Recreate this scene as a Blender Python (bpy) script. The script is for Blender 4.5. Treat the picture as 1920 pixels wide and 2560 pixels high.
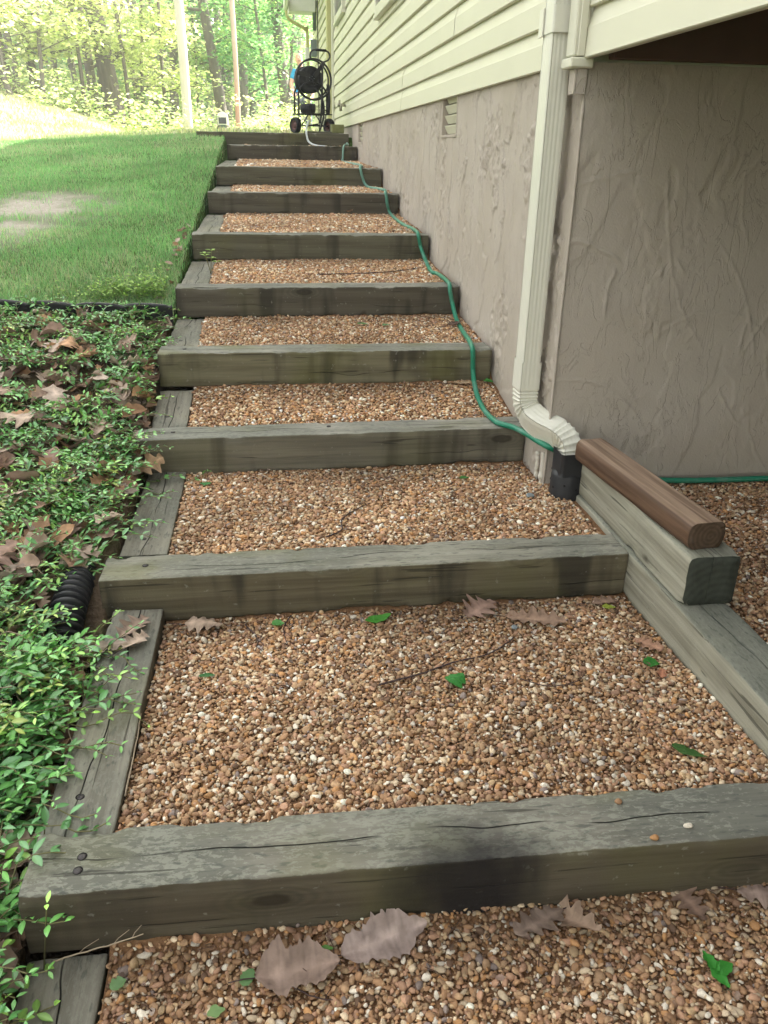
import bpy, bmesh, math, random
import numpy as np
from mathutils import Vector, Matrix
for o in list(bpy.data.objects): bpy.data.objects.remove(o)
SC = bpy.context.scene
COL = SC.collection
R_ = math.radians
# ------------------------------------------------------------------ camera
F_PX = 1989.27                     # focal length in px for a 1920 px wide frame
yaw, pitch, roll = R_(8.27), R_(24.306), R_(1.0007)
cam_d = bpy.data.cameras.new('camera'); cam = bpy.data.objects.new('camera', cam_d); COL.objects.link(cam)
_f = Vector((math.sin(yaw)*math.cos(pitch), math.cos(yaw)*math.cos(pitch), -math.sin(pitch)))
_r = Vector((math.cos(yaw), -math.sin(yaw), 0)); _u = _r.cross(_f)
_r2 = math.cos(roll)*_r + math.sin(roll)*_u; _u2 = -math.sin(roll)*_r + math.cos(roll)*_u
cam.matrix_world = Matrix(((_r2.x, _u2.x, -_f.x, 0), (_r2.y, _u2.y, -_f.y, 0), (_r2.z, _u2.z, -_f.z, 0), (0, 0, 0, 1)))
cam_d.sensor_fit = 'HORIZONTAL'; cam_d.sensor_width = 36; cam_d.lens = 36*F_PX/1920
cam_d.clip_start = .05; cam_d.clip_end = 600
SC.camera = cam
# ------------------------------------------------------------------ light
SUN_EL, SUN_AZ = R_(38), R_(55)    # azimuth from +Y towards +X
W = bpy.data.worlds.new('World'); SC.world = W; W.use_nodes = True
nt = W.node_tree; nt.nodes.clear()
sky = nt.nodes.new('ShaderNodeTexSky'); sky.sky_type = 'NISHITA'; sky.sun_disc = False
sky.sun_elevation = SUN_EL; sky.sun_rotation = SUN_AZ; sky.air_density = 1.0; sky.dust_density = 2.0; sky.ozone_density = 1.0
bg = nt.nodes.new('ShaderNodeBackground'); bg.inputs[1].default_value = .15
wo = nt.nodes.new('ShaderNodeOutputWorld')
hs = nt.nodes.new('ShaderNodeHueSaturation'); hs.inputs['Saturation'].default_value = .22
wm = nt.nodes.new('ShaderNodeMix'); wm.data_type = 'RGBA'; wm.blend_type = 'MULTIPLY'; wm.inputs[0].default_value = 1; wm.inputs[7].default_value = (1.02, .99, .945, 1)
nt.links.new(sky.outputs[0], hs.inputs['Color']); nt.links.new(hs.outputs[0], wm.inputs[6]); nt.links.new(wm.outputs[2], bg.inputs[0]); nt.links.new(bg.outputs[0], wo.inputs[0])
sl = bpy.data.lights.new('sun', 'SUN'); sl.energy = 5; sl.angle = R_(.5); sl.color = (1, .95, .86)
so = bpy.data.objects.new('sun', sl); COL.objects.link(so)
_s = Vector((math.sin(SUN_AZ)*math.cos(SUN_EL), math.cos(SUN_AZ)*math.cos(SUN_EL), math.sin(SUN_EL)))
so.rotation_euler = _s.to_track_quat('Z', 'Y').to_euler(); so.location = (10, 10, 20)
SC.view_settings.view_transform = 'Standard'; SC.view_settings.look = 'None'; SC.view_settings.gamma = 1
SC.view_settings.exposure = 2.55
SC.cycles.max_bounces = 8; SC.cycles.diffuse_bounces = 4; SC.cycles.transmission_bounces = 6
SC.cycles.use_denoising = True

# ------------------------------------------------------------------ numpy noise
def _hash(ix, iy, iz, s):
    h = (ix*374761393 + iy*668265263 + iz*2147483647 + s*1274126177) & 0xffffffff
    h = ((h ^ (h >> 13))*1274126177) & 0xffffffff
    h = ((h ^ (h >> 16))*2246822519) & 0xffffffff
    return ((h ^ (h >> 15)) & 0xffffff)/float(0xffffff)
def vn(x, y, z=0., s=0):
    x, y, z = np.broadcast_arrays(np.asarray(x, float), np.asarray(y, float), np.asarray(z, float))
    ix, iy, iz = (np.floor(a).astype(np.int64) for a in (x, y, z))
    fx, fy, fz = x-ix, y-iy, z-iz
    fx, fy, fz = (a*a*a*(a*(a*6-15)+10) for a in (fx, fy, fz))
    r = 0
    for dx in (0, 1):
        for dy in (0, 1):
            for dz in (0, 1):
                w = (fx if dx else 1-fx)*(fy if dy else 1-fy)*(fz if dz else 1-fz)
                r = r + w*_hash(ix+dx, iy+dy, iz+dz, s)
    return r
def fbm(x, y, z=0., s=0, o=4):
    r, a, t = 0, 1., 0
    for k in range(o):
        r = r + a*vn(np.asarray(x)*2**k, np.asarray(y)*2**k, np.asarray(z)*2**k, s+k*17); t += a; a *= .5
    return r/t
def sstep(a, b, x): t = np.clip((np.asarray(x, float)-a)/(b-a), 0, 1); return t*t*(3-2*t)

# ------------------------------------------------------------------ geometry collector
class Geo:
    def __init__(s): s.v, s.f, s.c, s.n = [], [], [], 0
    def add(s, V, F, col=None):
        V = np.asarray(V, float).reshape(-1, 3)
        for a in (F if isinstance(F, list) and len(F) and isinstance(F[0], np.ndarray) else [np.asarray(F)]):
            s.f.append(np.asarray(a, np.int64)+s.n)
        s.v.append(V); s.n += len(V)
        c = np.ones((len(V), 4)); 
        if col is not None: c[:, :3] = col
        s.c.append(c); return s
    def build(s, name, mat, parent=None, smooth=True, colors=False):
        me = bpy.data.meshes.new(name)
        V = np.concatenate(s.v)
        me.vertices.add(len(V)); me.vertices.foreach_set('co', V.astype(np.float32).ravel())
        lens = np.concatenate([np.full(len(a), a.shape[1]) for a in s.f])
        idx = np.concatenate([a.ravel() for a in s.f])
        me.loops.add(len(idx)); me.loops.foreach_set('vertex_index', idx.astype(np.int32))
        st = np.concatenate([[0], np.cumsum(lens)[:-1]])
        me.polygons.add(len(lens)); me.polygons.foreach_set('loop_start', st.astype(np.int32))
        me.polygons.foreach_set('loop_total', lens.astype(np.int32))
        me.polygons.foreach_set('use_smooth', np.full(len(lens), bool(smooth)))
        if colors:
            at = me.color_attributes.new('col', 'FLOAT_COLOR', 'POINT')
            at.data.foreach_set('color', np.concatenate(s.c).astype(np.float32).ravel())
        me.update(calc_edges=True); me.validate()
        if getattr(s, 'timber', False): me.set_sharp_from_angle(angle=R_(62))
        if mat: me.materials.append(mat)
        o = bpy.data.objects.new(name, me); COL.objects.link(o)
        if parent: o.parent = parent
        return o
def tag(o, label=None, cat=None, group=None, kind=None):
    if label: o['label'] = label
    if cat: o['category'] = cat
    if group: o['group'] = group
    if kind: o['kind'] = kind
    return o
def empty(name, loc, rz=0, **k):
    o = bpy.data.objects.new(name, None); COL.objects.link(o); o.location = loc; o.rotation_euler = (0, 0, rz)
    o.empty_display_size = .1
    return tag(o, **k)
def grid_faces(nu, nv, closed_u=False):
    i = np.arange(nu if closed_u else nu-1)[:, None]; j = np.arange(nv-1)[None, :]
    i2 = (i+1) % nu
    return np.stack([i*nv+j+0*i, i2*nv+j, i2*nv+j+1, i*nv+j+1+0*i], -1).reshape(-1, 4)
_BOXC = {}
def box(g, lo, hi, ch=.002, M=None, col=None):
    lo, hi = np.array(lo, float), np.array(hi, float); ch = min(ch, .45*(hi-lo).min())
    pts, ids = [], {}
    for sx in (0, 1):
        for sy in (0, 1):
            for sz in (0, 1):
                for ax in range(3):
                    p = []
                    for k, s_ in enumerate((sx, sy, sz)):
                        e = hi[k] if s_ else lo[k]
                        if k != ax: e += -ch if s_ else ch
                        p.append(e)
                    ids[(sx, sy, sz, ax)] = len(pts); pts.append(p)
    if 'f' not in _BOXC:
        bm = bmesh.new(); q = [bm.verts.new([ (p_ - l_)/(h_-l_) for p_, l_, h_ in zip(p, (0, 0, 0), (1, 1, 1))]) for p in
              [[(1 if (s, t, u)[k] else 0) + (0 if k == ax else (-.1 if (s, t, u)[k] else .1)) for k in range(3)] for s in (0, 1) for t in (0, 1) for u in (0, 1) for ax in range(3)]]
        bm.verts.index_update(); bmesh.ops.convex_hull(bm, input=q)
        _BOXC['f'] = np.array([[v.index for v in f.verts] for f in bm.faces]); bm.free()
    P = np.array(pts)
    if M is not None: P = P @ np.array(M.to_3x3()).T + np.array(M.translation)
    g.add(P, _BOXC['f'], col); return g
def catmull(P, n=8, closed=False):
    P = np.array(P, float)
    if closed: Q = np.vstack([P[-1], P, P[0], P[1]])
    else: Q = np.vstack([2*P[0]-P[1], P, 2*P[-1]-P[-2]])
    out = []
    for i in range(1, len(Q)-2):
        a, b, c, d = Q[i-1], Q[i], Q[i+1], Q[i+2]
        for t in np.linspace(0, 1, n, endpoint=False):
            out.append(.5*((2*b)+(-a+c)*t+(2*a-5*b+4*c-d)*t*t+(-a+3*b-3*c+d)*t**3))
    if not closed: out.append(Q[-2])
    return np.array(out)
def frames(P, up=(0, 0, 1), closed=False):
    T = np.gradient(P, axis=0) if not closed else np.roll(P, -1, 0)-np.roll(P, 1, 0)
    T /= np.linalg.norm(T, axis=1)[:, None]+1e-12
    u = np.array(up, float); u -= T[0]*(u@T[0])
    if np.linalg.norm(u) < 1e-3: u = np.array([1., 0, 0]); u -= T[0]*(u@T[0])
    U = [u/np.linalg.norm(u)]
    for i in range(1, len(P)):
        u = U[-1]-T[i]*(U[-1]@T[i]); U.append(u/(np.linalg.norm(u)+1e-12))
    U = np.array(U); return T, U, np.cross(T, U)
def tube(g, P, r, n=10, closed=False, cap=True, col=None, up=(0, 0, 1)):
    P = np.array(P, float); r = np.broadcast_to(np.asarray(r, float), (len(P),))
    T, U, B = frames(P, up, closed)
    a = np.linspace(0, 2*math.pi, n, endpoint=False)
    V = P[:, None]+r[:, None, None]*(np.cos(a)[None, :, None]*U[:, None]+np.sin(a)[None, :, None]*B[:, None])
    m = len(P)
    i = np.arange(m if closed else m-1)[:, None]; j = np.arange(n)[None]; i2 = (i+1) % m; j2 = (j+1) % n
    F = [np.stack([i*n+j, i*n+j2, i2*n+j2, i2*n+j], -1).reshape(-1, 4)]
    V = V.reshape(-1, 3)
    if cap and not closed: F += [np.arange(n)[::-1][None], (np.arange(n)+(m-1)*n)[None]]
    g.add(V, F, col); return g
def lathe(g, prof, o=(0, 0, 0), axis='z', n=24, col=None):
    prof = np.array(prof, float); a = np.linspace(0, 2*math.pi, n, endpoint=False)
    c, s = np.cos(a)[:, None]*prof[None, :, 0], np.sin(a)[:, None]*prof[None, :, 0]; h = np.broadcast_to(prof[None, :, 1], c.shape)
    V = {'z': np.stack([c, s, h], -1), 'y': np.stack([c, h, s], -1), 'x': np.stack([h, c, s], -1)}[axis]
    g.add(V.reshape(-1, 3)+np.array(o), grid_faces(n, len(prof), True), col); return g

# ------------------------------------------------------------------ material helper
class Mat:
    def __init__(s, name, rough=.8, spec=.3, metal=0):
        s.m = bpy.data.materials.new(name); s.m.use_nodes = True; s.t = s.m.node_tree
        s.b = s.t.nodes['Principled BSDF']; s.out = s.t.nodes['Material Output']
        s.b.inputs['Roughness'].default_value = rough; s.b.inputs['Metallic'].default_value = metal
        s.b.inputs['Specular IOR Level'].default_value = spec
        s.tc = s.t.nodes.new('ShaderNodeTexCoord')
    def set(s, sock, v):
        if isinstance(v, bpy.types.NodeSocket): s.t.links.new(v, sock)
        else:
            if isinstance(v, (tuple, list)) and len(v) == 3 and sock.type == 'RGBA': v = (*v, 1)
            sock.default_value = v
    def P(s, scale=(1, 1, 1), off=(0, 0, 0), rnd=0):
        m = s.t.nodes.new('ShaderNodeMapping'); src = s.tc.outputs['Object']
        if rnd:
            oi = s.t.nodes.new('ShaderNodeObjectInfo'); ml = s.math('MULTIPLY', oi.outputs['Random'], rnd)
            ad = s.t.nodes.new('ShaderNodeVectorMath'); s.set(ad.inputs[0], src); s.set(ad.inputs[1], ml); src = ad.outputs[0]
        s.set(m.inputs[0], src); m.inputs['Scale'].default_value = scale; m.inputs['Location'].default_value = off
        return m.outputs[0]
    def noise(s, vec, scale=1, det=4, dist=0, rough=.5):
        n = s.t.nodes.new('ShaderNodeTexNoise'); s.set(n.inputs['Vector'], vec); n.inputs['Scale'].default_value = scale
        n.inputs['Detail'].default_value = det; n.inputs['Distortion'].default_value = dist; n.inputs['Roughness'].default_value = rough
        return n.outputs[0]
    def wave(s, vec, scale=1, dist=2, typ='BANDS', d='Y', det=3, ds=1):
        n = s.t.nodes.new('ShaderNodeTexWave'); s.set(n.inputs['Vector'], vec); n.wave_type = typ
        if typ == 'BANDS': n.bands_direction = d
        else: n.rings_direction = d
        n.inputs['Scale'].default_value = scale; n.inputs['Distortion'].default_value = dist; n.inputs['Detail'].default_value = det
        n.inputs['Detail Scale'].default_value = ds
        return n.outputs['Fac']
    def math(s, op, a, b=0, c=None, clamp=False):
        n = s.t.nodes.new('ShaderNodeMath'); n.operation = op; n.use_clamp = clamp; s.set(n.inputs[0], a)
        if len(n.inputs) > 1: s.set(n.inputs[1], b)
        if c is not None: s.set(n.inputs[2], c)
        return n.outputs[0]
    def map(s, v, a, b, c=0., d=1.):
        n = s.t.nodes.new('ShaderNodeMapRange'); n.interpolation_type = 'SMOOTHSTEP'; s.set(n.inputs[0], v)
        for k, q in zip((1, 2, 3, 4), (a, b, c, d)): s.set(n.inputs[k], q)
        return n.outputs[0]
    def mix(s, f, a, b, mode='MIX'):
        n = s.t.nodes.new('ShaderNodeMix'); n.data_type = 'RGBA'; n.blend_type = mode
        s.set(n.inputs[0], f); s.set(n.inputs[6], a); s.set(n.inputs[7], b); return n.outputs[2]
    def sep(s, v):
        n = s.t.nodes.new('ShaderNodeSeparateXYZ'); s.set(n.inputs[0], v); return n.outputs
    def attr(s, name='col'):
        n = s.t.nodes.new('ShaderNodeAttribute'); n.attribute_name = name; return n.outputs['Color']
    def color(s, c): s.set(s.b.inputs['Base Color'], c); return s
    def rough(s, c): s.set(s.b.inputs['Roughness'], c); return s
    def bump(s, h, strength=.5, dist=.002):
        n = s.t.nodes.new('ShaderNodeBump'); n.inputs['Strength'].default_value = strength; n.inputs['Distance'].default_value = dist
        s.set(n.inputs['Height'], h); s.set(s.b.inputs['Normal'], n.outputs[0]); return s
    def translucent(s, col, fac=.35):
        t = s.t.nodes.new('ShaderNodeBsdfTranslucent'); s.set(t.inputs[0], col); mx = s.t.nodes.new('ShaderNodeMixShader')
        mx.inputs[0].default_value = fac; s.t.links.new(s.b.outputs[0], mx.inputs[1]); s.t.links.new(t.outputs[0], mx.inputs[2])
        s.t.links.new(mx.outputs[0], s.out.inputs[0]); return s

def simple(name, col, rough=.6, var=.15, scale=20, spec=.3, metal=0, bump=0, bd=.001):
    m = Mat(name, rough, spec, metal); n = m.noise(m.P(), scale, 4)
    lo = tuple(c*(1-var) for c in col); hi = tuple(min(1, c*(1+var)) for c in col)
    m.color(m.mix(n, lo, hi))
    if bump: m.bump(m.noise(m.P(), scale*3, 4), bump, bd)
    return m.m

def wood(name, flo, fhi, tlo, thi, stain=.7, moss=.5, lichen=.5, spot=None, end=(.06, .062, .05), crack=1.):
    m = Mat(name, .88, .15); P = m.P(rnd=7.)
    sx, sy, sz = m.sep(m.tc.outputs['Object']); nz = m.sep(m.tc.outputs['Normal'])
    fine = m.noise(m.P((2.2, 90, 90), rnd=7.), 1, 4, .3)
    grain = m.wave(m.P((.45, 9, 9), rnd=7.), 1.0, 4.5, d='DIAGONAL', det=3, ds=1.2)
    mid = m.noise(m.P((1.1, 9, 9), rnd=7.), 1, 3, .6)
    big = m.noise(P, 3.0, 3)
    fine2 = m.noise(m.P((5, 170, 170), (3, 2, 1), rnd=3.), 1, 3, .2)
    g1 = m.math('MULTIPLY_ADD', grain, .14, m.math('MULTIPLY_ADD', fine, .40, m.math('MULTIPLY_ADD', fine2, .3, m.math('MULTIPLY', mid, .34))), clamp=True)
    g1 = m.map(g1, .36, .8)
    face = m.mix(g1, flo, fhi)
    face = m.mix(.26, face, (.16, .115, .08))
    vo = m.t.nodes.new('ShaderNodeTexVoronoi'); vo.inputs['Scale'].default_value = 1; m.set(vo.inputs['Vector'], m.P((2.7, 7, 7), (.3, .6, .2), rnd=5.)); kd = vo.outputs['Distance']
    kn = m.map(m.math('MULTIPLY_ADD', m.noise(P, 50, 3), .05, kd), .11, .17, 1, 0); kr = m.math('MULTIPLY', m.map(kd, .1, .4, 1, 0), m.math('MULTIPLY_ADD', m.math('SINE', m.math('MULTIPLY', kd, 95)), .5, .5))
    face = m.mix(m.math('MULTIPLY', kr, .45), face, flo); face = m.mix(m.math('MULTIPLY', kn, .75), face, (.03, .024, .016))
    st = m.noise(m.P((8.5, 1.2, 1.2), rnd=9.), 1, 3, .4)
    st = m.math('MULTIPLY', m.map(st, .50, .68), stain)
    face = m.mix(st, face, (.024, .022, .018))
    ms = m.math('MULTIPLY', m.map(m.noise(m.P((2.6, 2, 2), (3, 1, 2), rnd=5.), 1, 4), .5, .72), moss*.65)
    face = m.mix(ms, face, (.115, .115, .04))
    face = m.mix(m.math('MULTIPLY', m.map(m.noise(P, 60, 3), .66, .74), .35), face, (.3, .3, .26))
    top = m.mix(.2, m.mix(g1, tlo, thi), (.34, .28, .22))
    top = m.mix(m.math('MULTIPLY', kr, .35), top, tlo); top = m.mix(m.math('MULTIPLY', kn, .6), top, (.07, .065, .05))
    top = m.mix(m.map(big, .38, .62, 0, .5), top, (.10, .11, .095))
    top = m.mix(m.math('MULTIPLY', m.map(m.math('MULTIPLY_ADD', m.noise(P, 4, 3), .45, m.noise(m.P((55, 120, 120), rnd=3.), 1, 5, .3, .7)), .72, .80), lichen*.6), top, (.33, .34, .28))
    top = m.mix(m.map(m.noise(m.P((30, 90, 90), (4, 4, 4), rnd=6.), 1, 4), .56, .68, 0, .55), top, (.07, .078, .07))
    top = m.mix(m.math('MULTIPLY', m.map(m.noise(m.P((3, 5, 3), (9, 1, 2), rnd=4.), 1, 3), .52, .7), moss*.6), top, (.16, .16, .06))
    fck = m.map(m.noise(m.P((3.2, 75, 75), (2, 3, 4), rnd=2.), 1, 2, .4), .66, .70)
    # long drying cracks in the top
    wob = m.noise(m.P((2.2, .01, .01), rnd=11.), 1, 3)
    line = m.math('ABSOLUTE', m.math('SUBTRACT', m.math('MULTIPLY_ADD', wob, .11, -.055), m.math('ADD', sy, 0.)))
    gate = m.map(m.noise(m.P((3.1, .01, .01), (5, 0, 0), rnd=13.), 1, 2), .42, .5)
    ck = m.math('MULTIPLY', m.map(line, .0006, .0022, 1, 0), m.math('MULTIPLY', gate, crack))
    line2 = m.math('ABSOLUTE', m.math('SUBTRACT', m.math('MULTIPLY_ADD', wob, -.1, .1), sz))
    gate2 = m.map(m.noise(m.P((2.4, .01, .01), (2, 0, 0), rnd=17.), 1, 2), .5, .56)
    ck2 = m.math('MULTIPLY', m.map(line2, .0004, .0014, 1, 0), m.math('MULTIPLY', gate2, crack*.8))
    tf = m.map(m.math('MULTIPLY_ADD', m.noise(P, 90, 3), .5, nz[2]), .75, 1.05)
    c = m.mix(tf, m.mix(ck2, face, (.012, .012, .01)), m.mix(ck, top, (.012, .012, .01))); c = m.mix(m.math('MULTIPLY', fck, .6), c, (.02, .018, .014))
    rings = m.wave(m.P((1, 9, 9), (0, .3, .2)), 1.7, 2, 'RINGS', 'X', 3, 1)
    ec = m.mix(m.math('MULTIPLY_ADD', rings, .22, m.math('MULTIPLY', m.noise(P, 40, 5), .75)), tuple(e*.55 for e in end), tuple(e*1.5 for e in end))
    c = m.mix(m.map(m.math('ABSOLUTE', nz[0]), .6, .8), c, ec)
    if spot:
        dx = m.math('DIVIDE', m.math('SUBTRACT', sx, spot[0]), spot[2]); dz = m.math('DIVIDE', m.math('SUBTRACT', sz, spot[1]), spot[3])
        dy = m.math('DIVIDE', m.math('SUBTRACT', sy, -.07), .075)
        d = m.math('SQRT', m.math('ADD', m.math('ADD', m.math('MULTIPLY', dx, dx), m.math('MULTIPLY', dz, dz)), m.math('MULTIPLY', dy, dy)))
        d = m.math('MULTIPLY_ADD', m.noise(m.P((10, 10, 6)), 1, 5), 1.6, d)
        c = m.mix(m.map(d, 1.2, 2.5, .85, 0), c, (.009, .008, .012))
    m.color(c)
    h = m.math('SUBTRACT', m.math('ADD', m.math('MULTIPLY', fine, .5), m.math('MULTIPLY_ADD', grain, .08, m.math('MULTIPLY', m.noise(P, 260, 2), .35))), m.math('MULTIPLY', m.math('ADD', m.math('ADD', ck, ck2), m.math('MULTIPLY', fck, .4)), 1.5))
    m.bump(h, .8, .0022); return m.m

M = {}
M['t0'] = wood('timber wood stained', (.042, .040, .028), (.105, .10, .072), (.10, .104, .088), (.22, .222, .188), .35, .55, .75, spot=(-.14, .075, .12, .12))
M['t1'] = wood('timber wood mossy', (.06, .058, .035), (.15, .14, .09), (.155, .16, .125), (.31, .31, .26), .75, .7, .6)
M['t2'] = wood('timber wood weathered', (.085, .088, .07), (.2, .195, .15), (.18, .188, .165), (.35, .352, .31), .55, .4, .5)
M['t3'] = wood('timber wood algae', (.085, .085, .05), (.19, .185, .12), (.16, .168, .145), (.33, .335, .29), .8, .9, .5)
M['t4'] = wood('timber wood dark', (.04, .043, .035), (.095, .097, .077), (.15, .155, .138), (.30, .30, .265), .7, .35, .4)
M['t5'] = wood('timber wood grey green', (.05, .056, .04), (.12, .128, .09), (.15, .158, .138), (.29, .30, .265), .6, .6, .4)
M['side'] = wood('side timber wood', (.05, .048, .035), (.12, .115, .085), (.11, .112, .092), (.24, .24, .20), .4, .3, .35)
M['pale'] = wood('pale new timber wood', (.20, .20, .155), (.42, .42, .345), (.13, .145, .115), (.26, .275, .225), .1, .12, .3, end=(.045, .05, .04), crack=.5)

m = Mat('brown landscape timber wood', .6, .25)
g_ = m.wave(m.P((.5, 10, 10)), 1.2, 4, d='DIAGONAL', det=3); fn = m.noise(m.P((3, 110, 110)), 1, 4, .3)
nzz = m.sep(m.tc.outputs['Normal'])
fx = m.map(m.math('MULTIPLY_ADD', fn, .6, m.math('MULTIPLY_ADD', g_, .12, m.math('MULTIPLY', m.noise(m.P((2, 40, 40), (1, 1, 1)), 1, 4), .28))), .25, .75)
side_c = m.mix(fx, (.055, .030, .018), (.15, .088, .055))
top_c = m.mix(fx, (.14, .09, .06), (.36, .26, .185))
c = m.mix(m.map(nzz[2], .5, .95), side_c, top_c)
rg = m.wave(m.P((1, 10, 10), (0, .1, -.35)), 2.6, 2.5, 'RINGS', 'X', 3, 1)
c = m.mix(m.map(m.math('ABSOLUTE', nzz[0]), .6, .85), c, m.mix(m.math('MULTIPLY_ADD', rg, .35, m.math('MULTIPLY', m.noise(m.P(), 60, 4), .6)), (.035, .022, .014), (.13, .085, .055)))
m.color(c).bump(m.math('ADD', fn, m.math('MULTIPLY', g_, .4)), .5, .0015); M['brown'] = m.m

m = Mat('pebble', .7, .3); c = m.attr(); P = m.P()
c = m.mix(m.map(m.noise(P, 260, 3), .35, .7, 0, .45), c, m.mix(.5, c, (.12, .07, .04)))
m.color(c).bump(m.noise(P, 500, 2), .25, .001); M['pebble'] = m.m
m = Mat('gravel soil', .95, .1); P = m.P(); m.color(m.mix(m.noise(P, 90, 5), (.10, .055, .03), (.30, .17, .09))).bump(m.noise(P, 150, 5), .9, .006); M['bed'] = m.m

m = Mat('lawn soil', .95, .1); P = m.P()
pt = m.noise(P, .9, 4); sxyz = m.sep(m.tc.outputs['Object'])
gc = m.mix(m.noise(P, 25, 5), (.035, .075, .018), (.10, .17, .045)); dc = m.mix(m.noise(P, 30, 5), (.27, .24, .20), (.48, .44, .38)); dc = m.mix(m.map(sxyz[1], 3.84, 3.92), m.mix(m.noise(P, 30, 5), (.06, .042, .028), (.17, .125, .085)), dc)
m.color(m.mix(m.attr(), gc, dc)).bump(m.noise(P, 60, 4), .8, .02); M['soil'] = m.m
def leafmat(name, fac=.4, rough=.55, spec=.3, tmul=1.6):
    m = Mat(name, rough, spec); c = m.attr(); m.color(c)
    v = m.mix(1., c, (tmul, tmul*1.05, tmul*.6), 'MULTIPLY'); m.translucent(v, fac); return m.m
M['grass'] = leafmat('grass blade', .3, .5, .3); M['vinca'] = leafmat('glossy leaf', .15, .28, .6, 1.2)
M['leaf'] = leafmat('tree leaf', .5, .5, .3, 1.5)
m = Mat('dead leaf', .75, .25); c = m.attr(); c = m.mix(m.map(m.noise(m.P(), 45, 4), .4, .7, 0, .6), c, m.mix(.5, c, (.06, .035, .02)))
m.color(c); m.bump(m.noise(m.P(), 120, 3), .4, .002); m.translucent(c, .12); M['dead'] = m.m
m = Mat('bark', .95, .1); fb = m.noise(m.P((14, 14, 3)), 1, 5, .6); m.color(m.mix(fb, (.09, .078, .068), (.30, .27, .24))).bump(fb, 1, .03); M['bark'] = m.m
m = Mat('pale bark', .9, .1); fb = m.noise(m.P((9, 9, 1.2)), 1, 5, .6); m.color(m.mix(fb, (.50, .44, .36), (.74, .70, .62))).bump(fb, 1, .015); M['palebark'] = m.m
m = Mat('siding', .45, .35); P = m.P((60, 4, 160)); m.color(m.mix(m.noise(m.P(), 3, 3), (.605, .598, .475), (.66, .648, .52))).bump(m.noise(P, 1, 3), .15, .0008); M['siding'] = m.m
M['trim'] = simple('trim', (.64, .63, .52), .4, .04); M['yellowtrim'] = simple('corner trim', (.50, .49, .24), .5, .05)
m = Mat('downspout paint', .32, .45); P = m.P(); m.color(m.mix(m.map(m.noise(m.P((8, 8, 2)), 1, 4), .55, .75, 0, .5), (.69, .685, .60), (.52, .51, .44))); M['spout'] = m.m
m = Mat('stucco', .9, .15); P = m.P()
c = m.mix(m.noise(P, 5, 5), (.39, .345, .30), (.49, .44, .385))
c = m.mix(m.map(m.noise(P, 2.2, 3), .4, .65, 0, .5), c, (.40, .35, .29))
c = m.mix(m.map(m.noise(P, 75, 3), .74, .78, 0, .6), c, (.12, .1, .09))
c = m.mix(m.map(m.sep(P)[2], -1.12, -.98, .6, 0), c, m.mix(m.noise(P, 9, 4), (.22, .19, .13), (.36, .34, .27)))
nn = m.noise(m.P((13, 13, 4.5)), 1, 6, .9, .6); n3 = m.noise(m.P((24, 24, 10), (3, 5, 1)), 1, 5, 1.2, .6)
px_ = m.map(m.sep(P)[0], .955, .975)
mk = m.math('MULTIPLY', m.map(m.noise(m.P((2.6, 2.6, 1.6), (1, 7, 3)), 1, 4), .50, .66), m.math('MULTIPLY_ADD', px_, -.78, 1.))
rd = m.map(m.math('ABSOLUTE', m.math('SUBTRACT', nn, .52)), 0, .012, 1, 0); rd3 = m.map(m.math('ABSOLUTE', m.math('SUBTRACT', n3, .55)), 0, .012, 1, 0)
hh_ = m.math('ADD', m.math('MULTIPLY', m.map(nn, .52, .54), m.math('MULTIPLY_ADD', px_, -.25, .4)), m.math('MULTIPLY', m.math('ADD', rd, m.math('MULTIPLY', rd3, .8)), mk))
hh_ = m.math('MULTIPLY_ADD', m.noise(P, 160, 4), .32, hh_)
c = m.mix(m.math('MULTIPLY', m.math('MULTIPLY', m.map(nn, .505, .522, 0, 1), m.map(nn, .522, .53, 1, 0)), m.math('MULTIPLY', mk, .22)), c, (.16, .14, .13))  # thin dark line along ridge edges, shade of the undercuts put into the colour
m.color(c).bump(hh_, .62, .006); M['stucco'] = m.m
M['plaster'] = simple('bare plaster', (.55, .52, .46), .9, .15)
M['shingle'] = simple('roof shingle', (.12, .11, .1), .95, .3, 8)
M['white'] = simple('white paint', (.78, .78, .74), .45, .04); M['joist'] = simple('joist wood', (.105, .06, .042), .8, .3, 8, bump=.4)
M['zinc'] = simple('galvanised steel', (.2, .24, .23), .45, .2, metal=.4); M['dark'] = simple('dark glass', (.03, .035, .04), .1, .1, spec=.6)
M['blackpl'] = simple('black plastic', (.014, .015, .018), .5, .3, 30, spec=.5); M['rubber'] = simple('tyre rubber', (.015, .015, .017), .7, .3)
M['steelblk'] = simple('black steel', (.012, .012, .014), .38, .2, spec=.5); M['rust'] = simple('rusty metal', (.13, .055, .035), .7, .4, 60)
M['redhub'] = simple('red hub', (.10, .045, .04), .7, .2)
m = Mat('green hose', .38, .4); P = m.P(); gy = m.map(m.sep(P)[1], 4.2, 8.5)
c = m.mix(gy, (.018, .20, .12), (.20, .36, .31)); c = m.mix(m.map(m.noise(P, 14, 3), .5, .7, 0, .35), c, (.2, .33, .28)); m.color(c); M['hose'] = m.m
M['whitehose'] = simple('pale hose', (.62, .67, .68), .4, .08); M['brass'] = simple('brass', (.5, .47, .38), .35, .2, metal=.6)
M['skin'] = simple('skin', (.62, .36, .27), .55, .06); M['shirt'] = simple('blue cloth', (.02, .28, .55), .85, .1); M['trouser'] = simple('grey cloth', (.13, .14, .19), .9, .1)
M['shoe'] = simple('dark shoe', (.04, .04, .045), .7, .1); M['block'] = simple('mossy block', (.19, .2, .09), .95, .3, 30, bump=.5)
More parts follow.
